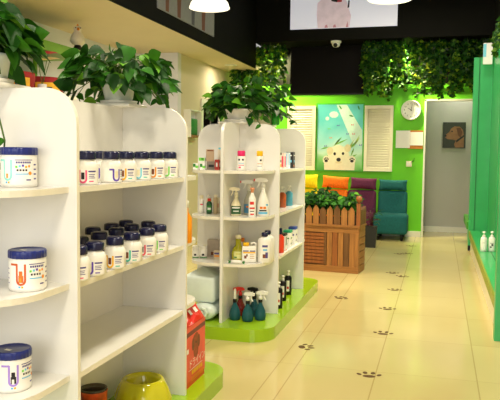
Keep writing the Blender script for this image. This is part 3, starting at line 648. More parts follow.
# ------------------------------------------------------------------ plants
def pothos(label, x, y, z, pot_r, pot_h, potm, nleaf, spread, height, leaf, seed, trail=(), up=.35, saucer=True, rect=False, name='potted_pothos', low=-.02, cx=0, cy=0, sy=1.0):
    rng = random.Random(seed)
    t = thing(name, label, 'plant', (x, y, z))
    mb = MB()
    if rect: mb.rbox(-pot_r, pot_r, -pot_r*.75, pot_r*.75, 0, pot_h, .008, potm)
    else: mb.lathe([(pot_r*.72, 0), (pot_r*.76, .004), (pot_r*.97, pot_h*.9), (pot_r, pot_h*.92), (pot_r, pot_h), (pot_r*.9, pot_h), (pot_r*.86, pot_h*.86), (.005, pot_h*.85)], potm, 32)
    mb.build('pot', t)
    if saucer:
        mb = MB(); mb.lathe([(pot_r*.95, 0), (pot_r*1.05, .002), (pot_r*1.1, .016), (pot_r*1.06, .016), (pot_r*.98, .006), (pot_r*.80, .0045)], PLW, 32); mb.build('saucer', t)
    fol = MB(); st = MB()
    for i in range(nleaf):
        a = rng.uniform(0, 2*pi); rr = spread*sqrt(rng.random())
        hz = pot_h+low+height*rng.random()**1.0*(1-.55*(rr/spread)**2)
        if rr > pot_r*1.4 and rng.random() < .3: hz -= .10*rng.random()
        p = Vector((cx+rr*cos(a), cy+sy*rr*sin(a), max(hz, pot_h*.75 if rr < pot_r*1.2 else .02)))
        d = Vector((cos(a)*(.3+.7*rr/spread), sin(a)*(.3+.7*rr/spread), rng.uniform(-1.3, up))) + Vector((rng.uniform(-.5, .5), rng.uniform(-.5, .5), 0))
        n = Vector((cos(a)+rng.uniform(-.6, .6), sin(a)+rng.uniform(-.6, .6), rng.uniform(.2, 1.0)))
        ln = leaf*rng.uniform(.65, 1.2); lu = p.x*.96-p.y*.27
        if abs(lu) < pot_r*1.25 and p.x*.27+p.y*.96 < pot_r: p.z = max(p.z, pot_h+.03); d.z = max(d.z, -.15)
        fol.leaf(p, d, n, ln, ln*.78, rng.choices(LEAF, (5, 4, 1.2))[0], rng.uniform(.1, .4))
        if i % 3 == 0:
            b = Vector((rng.uniform(-.4, .4)*pot_r, rng.uniform(-.4, .4)*pot_r, pot_h*.85)); m_ = (b+p)/2+Vector((0, 0, .05))
            st.tube([b, m_, p], .0022, STEM, 5)
    for path in trail:
        pts = [Vector(q) for q in path]; st.tube(pts, .003, STEM, 6)
        for q, q2 in zip(pts[1:], pts[2:]+[pts[-1]+Vector((0, 0, -.04))]):
            if rng.random() < .75:
                sd = rng.choice((-1, 1)); fol.leaf(q, (sd*.8, -.3, -.5), (0, -.8, .6), leaf*.55, leaf*.4, rng.choice(LEAF[:2]), .2)
    fol.build('foliage', t); st.build('stem', t)
    return t
POTG = mat('pale_glazed_pot', (206, 216, 208), .2, var=.05, scale=10, coat=.4)
POTB = mat('beige_planter', (196, 186, 160), .5)
pothos('big leaved pothos in a pale pot on the nearest gondola end panel', -1.475, 2.0, PLT, .075, .10, POTG, 170, .155, .30, .095, 11,
       trail=(((.05, -.05, .08), (.09, -.11, .05), (.10, -.13, -.05), (.125, -.12, -.12), (.13, -.10, -.19), (.115, -.09, -.27)),), low=-.03, cx=-.045)
pothos('bushy pothos in a pale ribbed pot between the two jar shelf panels', -1.475, 2.97, PLT, .08, .092, POTG, 270, .235, .22, .08, 5,
       trail=(((-.05, .0, .09), (-.12, -.06, .12), (-.16, -.1, .04), (-.13, -.12, -.02)), ((.05, 0, .09), (.14, -.03, .1), (.19, -.05, .05), (.22, -.05, .015))))
pothos('leafy pothos in a white pot on the near panel of the far gondola', -1.41, 4.76, PLT, .10, .09, PLW, 230, .22, .22, .085, 21, trail=(((.08, -.05, .09), (.14, -.13, .05), (.2, -.14, -.03)),), cx=-.01, sy=.8)
pothos('leafy plant in a beige square planter at middle of the far gondola', -1.41, 5.27, PLT, .12, .09, POTB, 230, .26, .34, .085, 33, saucer=False, rect=True, trail=(((.1, 0, .09), (.2, 0, .08), (.3, .02, .03), (.36, .03, .04)),), up=.4, name='potted_plant', sy=.75)
mb = MB(); mb.lathe([(.028, 0), (.032, .004), (.034, .09), (.032, .092), (.028, .012), (.004, .01)], mat('green_glass', (60, 190, 60), .1, trans=.5), 20)
tag(mb.build('green_tumbler', None, (-1.22, 4.765, PLT-.0137)), 'bright green tumbler beside the planter on top of the far gondola', 'tumbler')
bpy.data.objects['green_tumbler'].location = (-1.315, 5.27-.0, PLT)
bpy.data.objects['green_tumbler'].location = (-1.26, 5.27, PLT)

def hang_ivy(label, x0, x1, y0, y1, ztop, lmin, lmax, n, seed, lmax_fn=None):
    rng = random.Random(seed)
    t = thing('hanging_ivy', label, 'ivy', ((x0+x1)/2, (y0+y1)/2, ztop), 0, 'ivy hanging from the black beam')
    ox, oy = (x0+x1)/2, (y0+y1)/2
    fol = MB(); st = MB()
    for i in range(n):
        x = rng.uniform(x0, x1); y = rng.uniform(y0, y1)
        ln = rng.uniform(lmin, lmax)*(lmax_fn(x) if lmax_fn else 1)
        z = 0; px, py = x-ox, y-oy; pts = [(px, py, 0)]
        while z > -ln:
            z -= rng.uniform(.022, .045); px = min(max(px+rng.uniform(-.02, .02), x0-ox), x1-ox); py = min(max(py+rng.uniform(-.015, .015), y0-oy), y1-oy); pts.append((px, py, z))
            for s_ in (1, 2):
                a = rng.uniform(0, 2*pi); w = rng.uniform(.035, .065)
                fol.small_leaf((px, py, z), (cos(a), sin(a)*.8, rng.uniform(-1.1, .1)), (rng.uniform(-.4, .4), -1, rng.uniform(0, .8)), w*1.3, w, rng.choices(IVY, (4, 4, 1.6))[0])
        if len(pts) > 2: st.tube(pts[::2] if len(pts) > 4 else pts, .0025, STEM, 4)
    fol.build('foliage', t); st.build('stem', t)
    return t
hang_ivy('green ivy curtain left of the television, under the black beam', -3.10, -2.30, 9.97, 10.27, 2.878, .3, .95, 44, 3)
hang_ivy('dense ivy just right of the television, lit by the spotlight', -1.12, -.53, 9.98, 10.27, 2.878, .25, .72, 48, 4, lambda x: 1.05 if x < -.75 else .72)
hang_ivy('short bright ivy fringe behind the right spotlight on the valance', -.9, -.48, 10.43, 10.52, 2.878, .2, .75, 22, 14)
hang_ivy('dark ivy curtain above the corridor doorway at the right end', -.44, .62, 9.98, 10.33, 2.878, .35, .78, 84, 6)
hang_ivy('ivy spilling over the green partition top at the far right', .60, .655, 7.5, 8.75, 2.74, .1, .3, 60, 8)

# ------------------------------------------------------------------ ceiling things
def pendant(x, y, label):
    t = thing('pendant_lamp', label, 'lamp', (x, y, 2.56), 0, 'white pendant lamps')
    SHD = mat('lit_opal_glass', (255, 244, 222), .3, emit=1.3, var=0)
    mb = MB(); mb.lathe([(.185, 0), (.186, .004), (.17, .05), (.11, .12), (.05, .16), (.03, .165), (.03, .155), (.045, .15), (.10, .11), (.16, .045), (.178, .004)], SHD, 40); mb.build('shade', t)
    mb = MB(); mb.tube([(0, 0, .16), (0, 0, .6), (0, 0, 1.03)], .006, BLACKP); mb.build('cord', t)
    mb = MB(); mb.lathe([(.01, .01), (.06, .012), (.155, .030), (.155, .036), (.01, .037)], mat('lit_diffuser', (255, 240, 205), .5, emit=5, var=0), 32); mb.build('diffuser', t)
    l = bpy.data.lights.new('lamp', 'AREA'); l.shape = 'DISK'; l.size = .3; l.energy = 46; l.color = (1, .86, .60); l.spread = 2.7
    o = bpy.data.objects.new('lamp_light', l); COL.objects.link(o); o.location = (x, y, 2.55)
pendant(-2.07, 6.0, 'white glowing pendant lamp at the left, in front of the pictures')
pendant(-.452, 6.0, 'white glowing pendant lamp at the right, in front of the dog board')

t = thing('dog_board', 'backlit pale board showing a white dog on the black beam', 'poster', (-1.395, 9.893, 3.047))
mb = MB(); mb.box(-.765, .765, -.02, .006, 0, .54, mat('board_print', (214, 214, 226), .5, var=.01, emit=.55)); mb.build('panel', t)
mb = MB(); q = lambda u, v, e=0: (u, -.0212-e, v)
DOG = mat('dog_print', (212, 192, 200), .5, var=.1, scale=9, emit=.42); DOGP = mat('dog_pink', (190, 130, 140), .5, emit=.35)
X0 = -.12
mb.poly([q(X0-.24, .004), q(X0-.26, .2), q(X0-.25, .36), q(X0-.16, .44), q(X0+.06, .46), q(X0+.16, .40), q(X0+.20, .28), q(X0+.24, .16), q(X0+.22, .004)], DOG)
for u0 in (-.14, -.02): mb.poly([q(X0+u0, .004, .0004), q(X0+u0+.05, .004, .0004), q(X0+u0+.035, .05, .0004), q(X0+u0+.01, .04, .0004)], DOGP)
mb.poly([q(X0+.165, .004, .0004), q(X0+.20, .004, .0004), q(X0+.19, .09, .0004)], DOGP)
mb.poly([q(X0-.05, .38, .0004), q(X0+.03, .36, .0004), q(X0+.05, .42, .0004), q(X0-.04, .44, .0004)], INKB)
mb.poly([q(X0+.03, .36, .0006), q(X0+.10, .36, .0006), q(X0+.11, .42, .0006), q(X0+.05, .42, .0006)], PK)
mb.poly([q(X0+.185, .27, .0004), q(X0+.21, .28, .0004), q(X0+.215, .38, .0004), q(X0+.195, .38, .0004)], INKB)
mb.build('printed_picture', t)
t = thing('dog_picture', 'grey picture of dog legs on the black band above the left ceiling', 'picture', (-2.679, 7.06, 2.635))
mb = MB(); mb.box(0, .012, -.85, .85, 0, .62, mat('grey_print', (150, 150, 154), .5)); mb.build('panel', t)
mb = MB(); q = lambda u, v, e=0: (.0126+e, u, v)
def leg(u, w, m, h=.6):
    mb.poly([q(u-w*.45, .01), q(u+w*.45, .01), q(u+w*.5, .12), q(u+w*.8, .35), q(u+w, h), q(u-w, h), q(u-w*.6, .3)], m)
leg(-.62, .09, mat('print_umber', (120, 66, 36), .5)); leg(-.30, .10, MATS['print_umber']); leg(.12, .10, mat('print_slate', (84, 84, 92), .5)); leg(.46, .11, MATS['print_umber'])
mb.build('printed_picture', t)
t = thing('wall_television', 'black flat television hanging under the beam on the green wall', 'television', (-1.683, 10.3, 2.13))
mb = MB(); mb.rbox(-.555, .59, -.02, .03, 0, .73, .006, BLACKP, 2); mb.build('frame', t)
mb = MB(); mb.box(-.535, .57, -.0215, -.0195, .025, .71, mat('dark_screen', (14, 11, 8), .5, spec=.1)); mb.build('screen', t)
mb = MB(); mb.box(-.1, .1, .03, .198, .3, .45, BLACKP); mb.build('mount', t)
t = thing('dome_camera', 'white round security camera above the television', 'camera', (-1.50, 9.98, 2.879))
mb = MB(); mb.lathe([(.055, 0), (.075, .003), (.078, .03), (.076, .034)], PLW, 28, c=(0, 0, -.035)); mb.build('base', t)
mb = MB(); mb.lathe([(.005, -.095), (.035, -.088), (.055, -.068), (.060, -.045), (.055, -.0355)], PLW, 28); mb.build('housing', t)
mb = MB(); mb.M = Matrix.Translation((0, -.045, -.066)) @ Matrix.Rotation(radians(105), 4, 'X'); mb.lathe([(.03, -.01), (.03, .016), (.022, .02), (.004, .02)], BLACKP, 20); mb.build('lens', t)
def spot(x, y, label, e):
    t = thing('spotlight', label, 'spotlight', (x, y, 2.879), 0, 'ivy spotlights')
    mb = MB(); mb.lathe([(.05, -.003), (.05, -.04), (.042, -.045), (.04, -.02), (.003, -.018)][::1], PLW, 20); mb.build('housing', t)
    mb = MB(); mb.lathe([(.003, -.030), (.036, -.030), (.036, -.028), (.003, -.027)], mat('lit_lamp_face', (255, 240, 190), .5, emit=30, var=0), 20); mb.build('lamp_face', t)
    l = bpy.data.lights.new('spot', 'SPOT'); l.energy = e; l.color = (1, .92, .5); l.spot_size = 2.6; l.spot_blend = .8; l.shadow_soft_size = .04
    o = bpy.data.objects.new('spot_light', l); COL.objects.link(o); o.location = (x, y, 2.83); o.rotation_euler = (radians(10), 0, 0)
spot(-2.46, 10.32, 'small spotlight shining through the ivy left of the television', 300)
spot(-.60, 10.32, 'small spotlight shining through the ivy right of the television', 350)
t = thing('recessed_downlight', 'slim round downlight set in the cream ceiling above the far shelves', 'downlight', (-2.93, 9.45, 2.4995))
mb = MB(); mb.lathe([(.075, -.008), (.09, -.006), (.092, 0), (.06, 0), (.058, -.006)], PLW, 28); mb.build('trim_ring', t)
mb = MB(); mb.lathe([(.003, -.004), (.056, -.004), (.056, -.001), (.003, -.001)], mat('lamp_face_dim', (236, 226, 196), .5), 24); mb.build('lamp_face', t)

# ------------------------------------------------------------------ end wall things
t = thing('puppy_poster', 'sky and meadow poster of a cream puppy between two shutters', 'poster', (-1.50, 10.598, .99))
mb = MB(); mb.box(-.37, .37, -.022, 0, -.02, 1.035, mat('poster_rim', (70, 170, 40), .5)); mb.build('frame', t)
mb = MB(); mb.box(-.35, .35, -.0235, -.022, 0, 1.015, poster_material()); mb.build('sheet', t)
mb = MB(); q = lambda u, v, e=0: (u, -.0242-e, v)
CRM = mat('print_cream_fur', (228, 224, 196), .6, var=.05, scale=20); CRD = mat('print_fur_shade', (216, 206, 166), .6); PALE = mat('print_cloud', (196, 226, 214), .6)
def bl(cx, cy, rx, ry, m, e=0, wob=.0, n=40, rot=0):
    pts = []
    for k in range(n):
        a = 2*pi*k/n; w_ = 1+wob*sin(9*a)+wob*.7*sin(14*a+1); x, y = rx*cos(a)*w_, ry*sin(a)*w_
        pts.append(q(cx+x*cos(rot)-y*sin(rot), max(cy+x*sin(rot)+y*cos(rot), .004), e))
    mb.poly(pts, m)
bl(-.10, .86, .07, .05, PALE, 0, .04); bl(-.2, .80, .03, .03, PALE, 0, .03)
mb.poly([q(-.06, 1.01), q(.10, 1.01), q(.34, .62), q(.34, .38), q(.2, .42)], PALE)
rg = random.Random(2)
for k in range(26):
    x = rg.uniform(-.34, .34); b = rg.uniform(.18, .40); ln = rg.uniform(.1, .26); a = rg.uniform(.1, .9)
    if x > .05: a = rg.uniform(.4, 1.3)
    dx, dy = cos(a)*ln, sin(a)*ln
    if abs(x+dx) < .345: mb.poly([q(x, b, .0003), q(x+dx*.5+.008, b+dy*.5-.01, .0003), q(x+dx, b+dy, .0003), q(x+dx*.5-.008, b+dy*.5+.01, .0003)], rg.choice([mat('print_grass', (110, 176, 60), .6), mat('print_grass_pale', (176, 206, 110), .6)]))
bl(0, .10, .235, .16, CRM, .0006, .03); bl(-.02, .235, .165, .155, CRM, .0008, .03)
mb.poly([q(-.235, .004, .0007), q(.235, .004, .0007), q(.24, .1, .0007), q(-.24, .1, .0007)], CRM)
bl(-.15, .30, .05, .06, CRD, .001, .03); bl(.125, .345, .05, .06, CRD, .001, .03)
bl(-.075, .255, .02, .024, INKB, .0014); bl(.055, .26, .019, .023, INKB, .0014); bl(-.012, .165, .034, .03, INKB, .0014); bl(-.012, .125, .05, .02, CRD, .0012)
for px_ in (-.205, .195):
    bl(px_, .16, .055, .065, CRM, .0010, .03)
    bl(px_, .145, .026, .022, INKB, .0015)
    for ddx, ddy in ((-.03, .17-.145), (-.012, .042), (.012, .042), (.03, .025)): bl(px_+ddx, .145+ddy, .010, .012, INKB, .0015)
for x, y, c in ((-.03, .69, 'purple'), (.09, .63, 'sky'), (.19, .70, 'red'), (.21, .56, 'red'), (-.17, .64, 'green'), (.12, .56, 'purple'), (-.14, .50, 'amber'), (-.22, .37, 'purple'), (.32, .39, 'purple')):
    for s_ in (-1, 1): mb.poly([q(x, y, .0006), q(x+s_*.02, y+.018, .0006), q(x+s_*.018, y-.008, .0006)], UCOL[c])
for x, y, a in ((.17, .84, -.3), (.0, .97, -1), (.28, .965, -1.2)): bl(x, y, .035, .011, GREENK, .0006, 0, 16, a)
mb.build('printed_picture', t)
def shutter(x0, x1, label):
    cx = (x0+x1)/2; w = x1-x0; z0, z1 = .985, 1.985; SHM = mat('shutter_paint', (234, 226, 200), .45, var=.02)
    t = thing('louvre_shutter', label, 'shutter', (cx, 10.598, z0), 0, 'cream louvre shutters'); H = z1-z0
    mb = MB(); mb.box(-w/2, -w/2+.045, -.045, 0, 0, H, SHM).box(w/2-.045, w/2, -.045, 0, 0, H, SHM).box(-w/2+.045, w/2-.045, -.045, 0, 0, .05, SHM).box(-w/2+.045, w/2-.045, -.045, 0, H-.05, H, SHM)
    mb.build('frame', t)
    mb = MB()
    n = 24
    for k in range(n):
        z = .055+(H-.11)*k/n; d = (H-.11)/n
        mb.add([(-w/2+.045, -.040, z), (w/2-.045, -.040, z), (w/2-.045, -.012, z+d*1.15), (-w/2+.045, -.012, z+d*1.15), (-w/2+.045, -.034, z-.003), (w/2-.045, -.034, z-.003), (w/2-.045, -.006, z+d*1.1), (-w/2+.045, -.006, z+d*1.1)], [(0, 1, 2, 3), (5, 4, 7, 6), (1, 0, 4, 5), (3, 2, 6, 7)], SHM)
    mb.build('slats', t)
    return t
shutter(-2.33, -1.885, 'cream louvre shutter to the left of the puppy poster')
shutter(-1.125, -.695, 'cream louvre shutter to the right of the puppy poster')
t = thing('wall_clock', 'round white wall clock on the green wall beside the doorway', 'clock', (-.437, 10.597, 1.915))
RX = Matrix.Rotation(pi/2, 4, 'X')
mb = MB(); mb.M = RX; mb.lathe([(.148, 0), (.15, .01), (.148, .035), (.138, .042), (.128, .036), (.126, .02)], PLW, 48); mb.build('rim', t)
mb = MB(); mb.M = RX; mb.lathe([(.126, .012), (.126, .02), (.003, .0201)], PAPER, 40, smooth=False); mb.build('dial', t)
mb = MB(); q = lambda u, v, e=0: (u, -.0206-e, v)
for k in range(12):
    a = k*pi/6; mb.text(str(k if k else 12), .034, lambda u, v: q(u+.098*sin(a), v+.098*cos(a)), INKB)
mb.build('numerals', t)
def hand(a, ln, w, name):
    mb = MB(); c, s_ = cos(a), sin(a)
    mb.poly([q(-w*c-.015*s_, w*s_-.015*c, .001), q(w*c-.015*s_, -w*s_-.015*c, .001), q(w*.4*c+ln*s_, -w*.4*s_+ln*c, .001), q(-w*.4*c+ln*s_, w*.4*s_+ln*c, .001)], INKB); mb.build(name, t)
hand(radians(-58), .06, .005, 'hour_hand'); hand(radians(10), .09, .004, 'minute_hand')
t = thing('notice_board', 'small wooden notice board with two white sheets on the green wall', 'notice board', (-.45, 10.598, 1.345))
mb = MB(); mb.box(-.02, .2, -.012, 0, -.012, .265, mat('board_wood', (190, 118, 40), .5)); mb.build('board', t)
mb = MB(); mb.box(-.2, .01, -.016, -.012, 0, .262, PAPER); mb.build('paper_sheet', t)
mb = MB(); mb.box(.012, .2, -.0155, -.0125, .04, .24, PAPER); mb.build('paper_sheet', t)
t = thing('wall_switch', 'small white wall switch below the notice board', 'switch', (-.446, 10.598, 1.063))
mb = MB(); mb.rbox(-.043, .043, -.012, 0, 0, .086, .004, mat('ivory_plastic', (238, 228, 190), .4)); mb.build('plate', t)
mb = MB(); mb.box(-.03, -.004, -.0145, -.0122, .02, .066, PLW).box(.004, .03, -.0145, -.0122, .02, .066, PLW); mb.build('rocker', t)
mb = MB(); mb.tube([(.03, -.01, .07), (.07, -.02, .09), (.075, -.02, .13)], .005, BLACKP, 6); mb.build('cable_stub', t)
t = thing('dog_portrait', 'dark square portrait of a brown dog on the grey corridor wall', 'picture', (.212, 11.438, 1.36))
mb = MB(); mb.box(-.175, .175, -.02, 0, 0, .41, mat('portrait_ground', (58, 60, 52), .5, var=.1)); mb.build('canvas', t)
mb = MB(); q = lambda u, v, e=0: (u, -.0206-e, v); TAN = mat('print_tan', (150, 104, 70), .5, var=.15, scale=20); TND = mat('print_tan_dark', (104, 64, 42), .5)
mb.poly([q(-.14, .17), q(-.135, .21), q(-.08, .25), q(-.05, .31), q(.0, .345), q(.08, .34), q(.13, .29), q(.15, .2), q(.15, .01), q(.02, .01), q(.0, .06), q(.03, .12), q(-.03, .135), q(-.10, .14)], TAN)
mb.poly([q(.03, .32, .0004), q(.09, .325, .0004), q(.125, .25, .0004), q(.10, .16, .0004), q(.06, .2, .0004)], TND)
bl2 = lambda cx, cy, r, m: mb.poly([q(cx+r*cos(a), cy+r*sin(a), .0008) for a in [2*pi*k/12 for k in range(12)]], m)
bl2(-.135, .195, .018, INKB); bl2(-.035, .265, .012, INKB)
mb.poly([q(.03, .12, .0006), q(.15, .21, .0006), q(.15, .18, .0006), q(.035, .085, .0006)], INKB)
mb.build('painted_dog', t)

# ------------------------------------------------------------------ armless chairs and cushions
def velvet(n, c): return mat(n, c, .85, var=.15, scale=40, bump=.15)
VEL = {'yellow': velvet('yellow_velvet', (236, 206, 10)), 'orange': velvet('orange_velvet', (240, 116, 14)), 'purple': velvet('plum_velvet', (92, 30, 68)), 'teal': velvet('teal_velvet', (16, 92, 94))}
def chair(x, col, label):
    t = thing('lounge_chair', label, 'chair', (x, 10.27, 0), 0, 'armless velvet chairs along the green wall'); V = VEL[col]
    sw = .245 if col == 'teal' else .215; mb = MB(); mb.rbox(-sw, sw, -.31, .10, .09, .375, .045, V, 4); mb.build('seat', t)
    mb = MB(); mb.M = Matrix.Translation((0, .17, .09)) @ Matrix.Rotation(radians(-4), 4, 'X'); mb.rbox(-.215, .215, -.075, .095, 0, .61, .05, V, 4); mb.build('backrest', t)
    for sx in (-1, 1):
        for sy in (-.25, .24):
            mb = MB(); mb.lathe([(.018, 0), (.026, .1)], BLACKP, 14, c=(sx*.17, sy, 0)); mb.build('foot', t)
for x, c, l in ((-1.994, 'yellow', 'bright yellow armless chair, leftmost against the green wall'), (-1.562, 'orange', 'orange armless chair behind the wooden planter'), (-1.13, 'purple', 'plum purple armless chair between the orange and teal ones'), (-.665, 'teal', 'teal armless velvet chair nearest the corridor doorway')): chair(x, c, l)
for i, (x, c, w, h, z, rz, l) in enumerate(((-1.99, 'yellow', .36, .22, .703, 0, 'yellow cushion propped on top of the yellow chair back'), (-1.54, 'orange', .41, .19, .712, .06, 'orange cushion propped on top of the chair back behind the planter'),
                                       (-1.108, 'purple', .40, .18, .708, .03, 'plum cushion propped on top of the purple chair back'), (-.665, 'teal', .42, .165, .703, .01, 'teal cushion resting on top of the teal chair back'))):
    mb = MB(); mb.M = Matrix.Rotation(rz, 4, 'Y') @ Matrix.Rotation(radians(-8), 4, 'X'); mb.pillow(w, h, .13, VEL[c], (0, 0, h/2))
    tag(mb.build('cushion', None, (x, 10.44, z)), l, 'cushion', 'cushions on the chair backs')

# ------------------------------------------------------------------ wooden planter
PX, PY = -.783, 7.061
t = thing('wooden_planter', 'wooden picket planter box with a leafy green shrub at end of the aisle', 'planter', (PX, PY, 0), radians(-6))
Wd, Dp, Hb = 1.15, .31, .485
mb = MB(); mb.box(-Wd, 0, .0, Dp, .0, .07, WOODH).box(-Wd, 0, 0, Dp, Hb-.065, Hb, WOODH).box(-Wd+.01, -.03, .02, Dp-.02, .07, Hb-.065, WOODD); mb.build('body', t)
mb = MB()
for k in range(9): mb.box(-Wd+.02, -.37, .002, .022, .085+k*.0365, .085+k*.0365+.03, WOODR)
mb.box(-.37, -.345, -.004, .02, .07, Hb-.065, WOODD); mb.build('louvre_panel', t)
xs = [-.343, -.262, -.245, -.185, -.165, -.115, -.108, -.055]
for k in range(5):
    mb = MB(); x0 = -.34+k*.0605; mb.box(x0, x0+.054, .004, .02, .07, Hb-.065, (WOOD, WOODR, WOOD, WOODD, WOOD)[k]); mb.build('plank', t)
mb = MB(); mb.box(-.04, 0, -.006, .035, .07, Hb-.065, WOOD)
for k in range(7): mb.box(-.012, .004, .037, Dp-.01, .015+k*.072, .015+k*.072+.062, WOODH if k % 2 else WOOD)
mb.build('end_slats', t)
mb = MB(); mb.box(-Wd-.01, .012, -.016, Dp+.01, Hb, Hb+.02, WOODH); mb.build('top_board', t)
for k in range(14):
    x0 = -1.11+k*.0765; h = .165+.006*((k*7) % 3)
    mb = MB(); mb.prism([(x0, Hb+.0202), (x0+.064, Hb+.0202), (x0+.064, Hb+h), (x0+.032, Hb+h+.045), (x0, Hb+h)], 'y', .0, .016, (WOOD, WOODD, WOOD, WOOD, WOODD)[k % 5]); mb.build('picket', t)
for k in range(3):
    y0 = .065+k*.085
    mb = MB(); mb.prism([(y0, Hb+.0202), (y0+.07, Hb+.0202), (y0+.07, Hb+.165), (y0+.035, Hb+.21), (y0, Hb+.165)], 'x', -.008, .008, WOODD); mb.build('picket', t)
mb = MB(); mb.box(-.03, .01, -.002, .04, Hb+.0202, Hb+.25, WOODR); mb.lathe([(.012, Hb+.25), (.014, Hb+.265), (.03, Hb+.275), (.034, Hb+.298), (.028, Hb+.32), (.01, Hb+.33)], WOODR, 18, c=(-.01, .02, 0)); mb.build('corner_post', t)
mb = MB(); mb.box(-Wd+.02, -.03, .03, Dp-.03, Hb+.0202, Hb+.08, mat('soil', (60, 42, 28), .9, var=.4, scale=40)); mb.build('soil', t)
rng = random.Random(9)
fol = MB(); st = MB()
Z0 = Hb+.0805
for i in range(1500):
    x = rng.uniform(-Wd+.05, -.06); y = rng.uniform(-.02, .31); z = rng.uniform(.06, .325)*(1-.2*abs(y-.15)/.15)*(.88+.14*sin(x*13+1))
    if y < .06 and z < .15: y = .06
    p = (x, y, Z0+z); a = rng.uniform(0, 2*pi); w = rng.uniform(.045, .075)
    fol.leaf(p, (cos(a), sin(a)*.7, rng.uniform(-.6, .6)), (rng.uniform(-.5, .5), -1, .7), w, w*.6, rng.choices(LEAF, (6, 3, .6))[0], .2)
for i in range(16):
    x = -Wd+.1+i*.065; st.tube([(x, .15, Z0), (x+.02, .14, Z0+.1), (x+.01, .15, Z0+.2)], .005, STEM, 5)
fol.build('foliage', t); st.build('stem', t)

t = thing('potted_plant', 'dark square pot with thin reddish plant beside the teal chair', 'plant', (-.86, 9.2, 0))
mb = MB(); mb.prism([(-.068, 0), (.068, 0), (.078, .285), (-.078, .285)], 'y', -.07, .07, mat('dark_pot', (40, 40, 34), .4)); mb.build('pot', t)
fol = MB(); st = MB(); rng = random.Random(5); RL = [mat('reddish_leaf', (96, 40, 52), .4), LEAF[0], LEAF[1]]
for i in range(34):
    a = rng.uniform(0, 2*pi); r_ = rng.uniform(.02, .16); z = .285+rng.uniform(.02, .22)
    st.tube([(0, 0, .27), (r_*.4*cos(a), r_*.4*sin(a), z-.03), (r_*cos(a), r_*sin(a), z)], .002, RL[0], 4)
    fol.leaf((r_*cos(a), r_*sin(a), z), (cos(a), sin(a), rng.uniform(-.4, .5)), (0, -.4, 1), .07, .022, rng.choice(RL), .3)
fol.build('foliage', t); st.build('stem', t)

# ------------------------------------------------------------------ paw prints on the floor
PAWM = mat('paw_decal', (92, 68, 38), .7, var=.2, scale=40, spec=.15)
def paw(x, y, rot, s, label):
    mb = MB(); z = .0006
    def e(cx, cy, rx, ry, a=0):
        vs = []
        for k in range(16):
            t_ = 2*pi*k/16; u, v = rx*cos(t_), ry*sin(t_); vs.append((s*(cx+u*cos(a)-v*sin(a)), s*(cy+u*sin(a)+v*cos(a)), z))
        n = len(vs); mb.add(vs+[(vx, vy, .0001) for vx, vy, _ in vs], [tuple(range(n))]+[(k, n+k, n+(k+1) % n, (k+1) % n) for k in range(n)], PAWM)
    e(0, -.02, .052, .032); e(-.08, .02, .018, .028, .5); e(-.032, .062, .019, .032, .15); e(.032, .062, .019, .032, -.15); e(.08, .02, .018, .028, -.5)
    tag(mb.build('paw_print', None, (x, y, .0003), rot), label, 'floor sticker', 'brown paw prints on the cream tiles')
for x, y, r_, s, l in ((-.808, 4.263, -1.25, .7, 'brown paw print on the narrow tile strip beside the far green base'), (-.797, 5.832, -.5, .7, 'brown paw print on the narrow tile strip before the wooden planter'),
    (-.348, 3.818, .1, .7, 'nearest brown paw print, large, in the middle of the aisle'), (-.345, 4.76, .0, .7, 'second brown paw print up the aisle from the camera'), (-.37, 5.537, .1, .7, 'third brown paw print up the aisle from the camera'),
    (-.363, 6.344, .0, .7, 'fourth brown paw print up the aisle from the camera'), (-.336, 7.078, -.2, .7, 'right one of a close pair of brown paw prints level with planter'), (-.443, 7.255, .1, .7, 'left one of a close pair of brown paw prints level with planter'),
    (-.455, 8.684, 0, .7, 'left one of the far pair of brown paw prints near the teal chair'), (-.355, 8.759, 0, .7, 'right one of the far pair of brown paw prints near the teal chair'), (-.342, 9.502, 0, .7, 'farthest brown paw print before the corridor doorway')):
    paw(x, y, r_, s, l)

# ------------------------------------------------------------------ right hand side things
LED = .2652
for x, y, l, m2 in ((.462, 7.33, 'plain white pump bottle, left of two on the green ledge', None), (.542, 7.36, 'white pump bottle with dark script, right of two on green ledge', 1)):
    t = bottle('pump_bottle', l, 'bottle', x, y, LED, [(.030, 0), (.034, .004), (.033, .13), (.026, .145), (.016, .15)], PLW, [(.016, .1505), (.017, .152), (.016, .168), (.006, .170), (.006, .19), (.018, .193), (.018, .203), (.004, .207)], PLW,
               (.034, .02, .12, .026), PAPER, 'pump bottles on the ledge', 24, [(-.016, .016, .085, .09, INKB), (-.004, .014, .06, .08, INKB), (-.018, .0, .04, .055, INKB)] if m2 else [(-.012, .012, .09, .093, mat('print_grey', (120, 120, 120), .5))])
    mb = MB(); mb.M = Matrix.Translation((0, 0, .195)); mb.rbox(-.006, .045, -.006, .006, -.004, .006, .003, PLW); mb.build('pump_spout', t)
mb = MB(); mb.box(-.055, .055, -.03, .03, 0, .26, PLW); t = thing('wall_box', 'white box with a blue stripe high on the green partition', 'box', (.54, 9.1, 2.385)); mb.build('case', t)
mb = MB(); mb.box(-.0555, -.02, -.0312, -.0302, .09, .25, UCOL['sky']); mb.build('stripe', t)

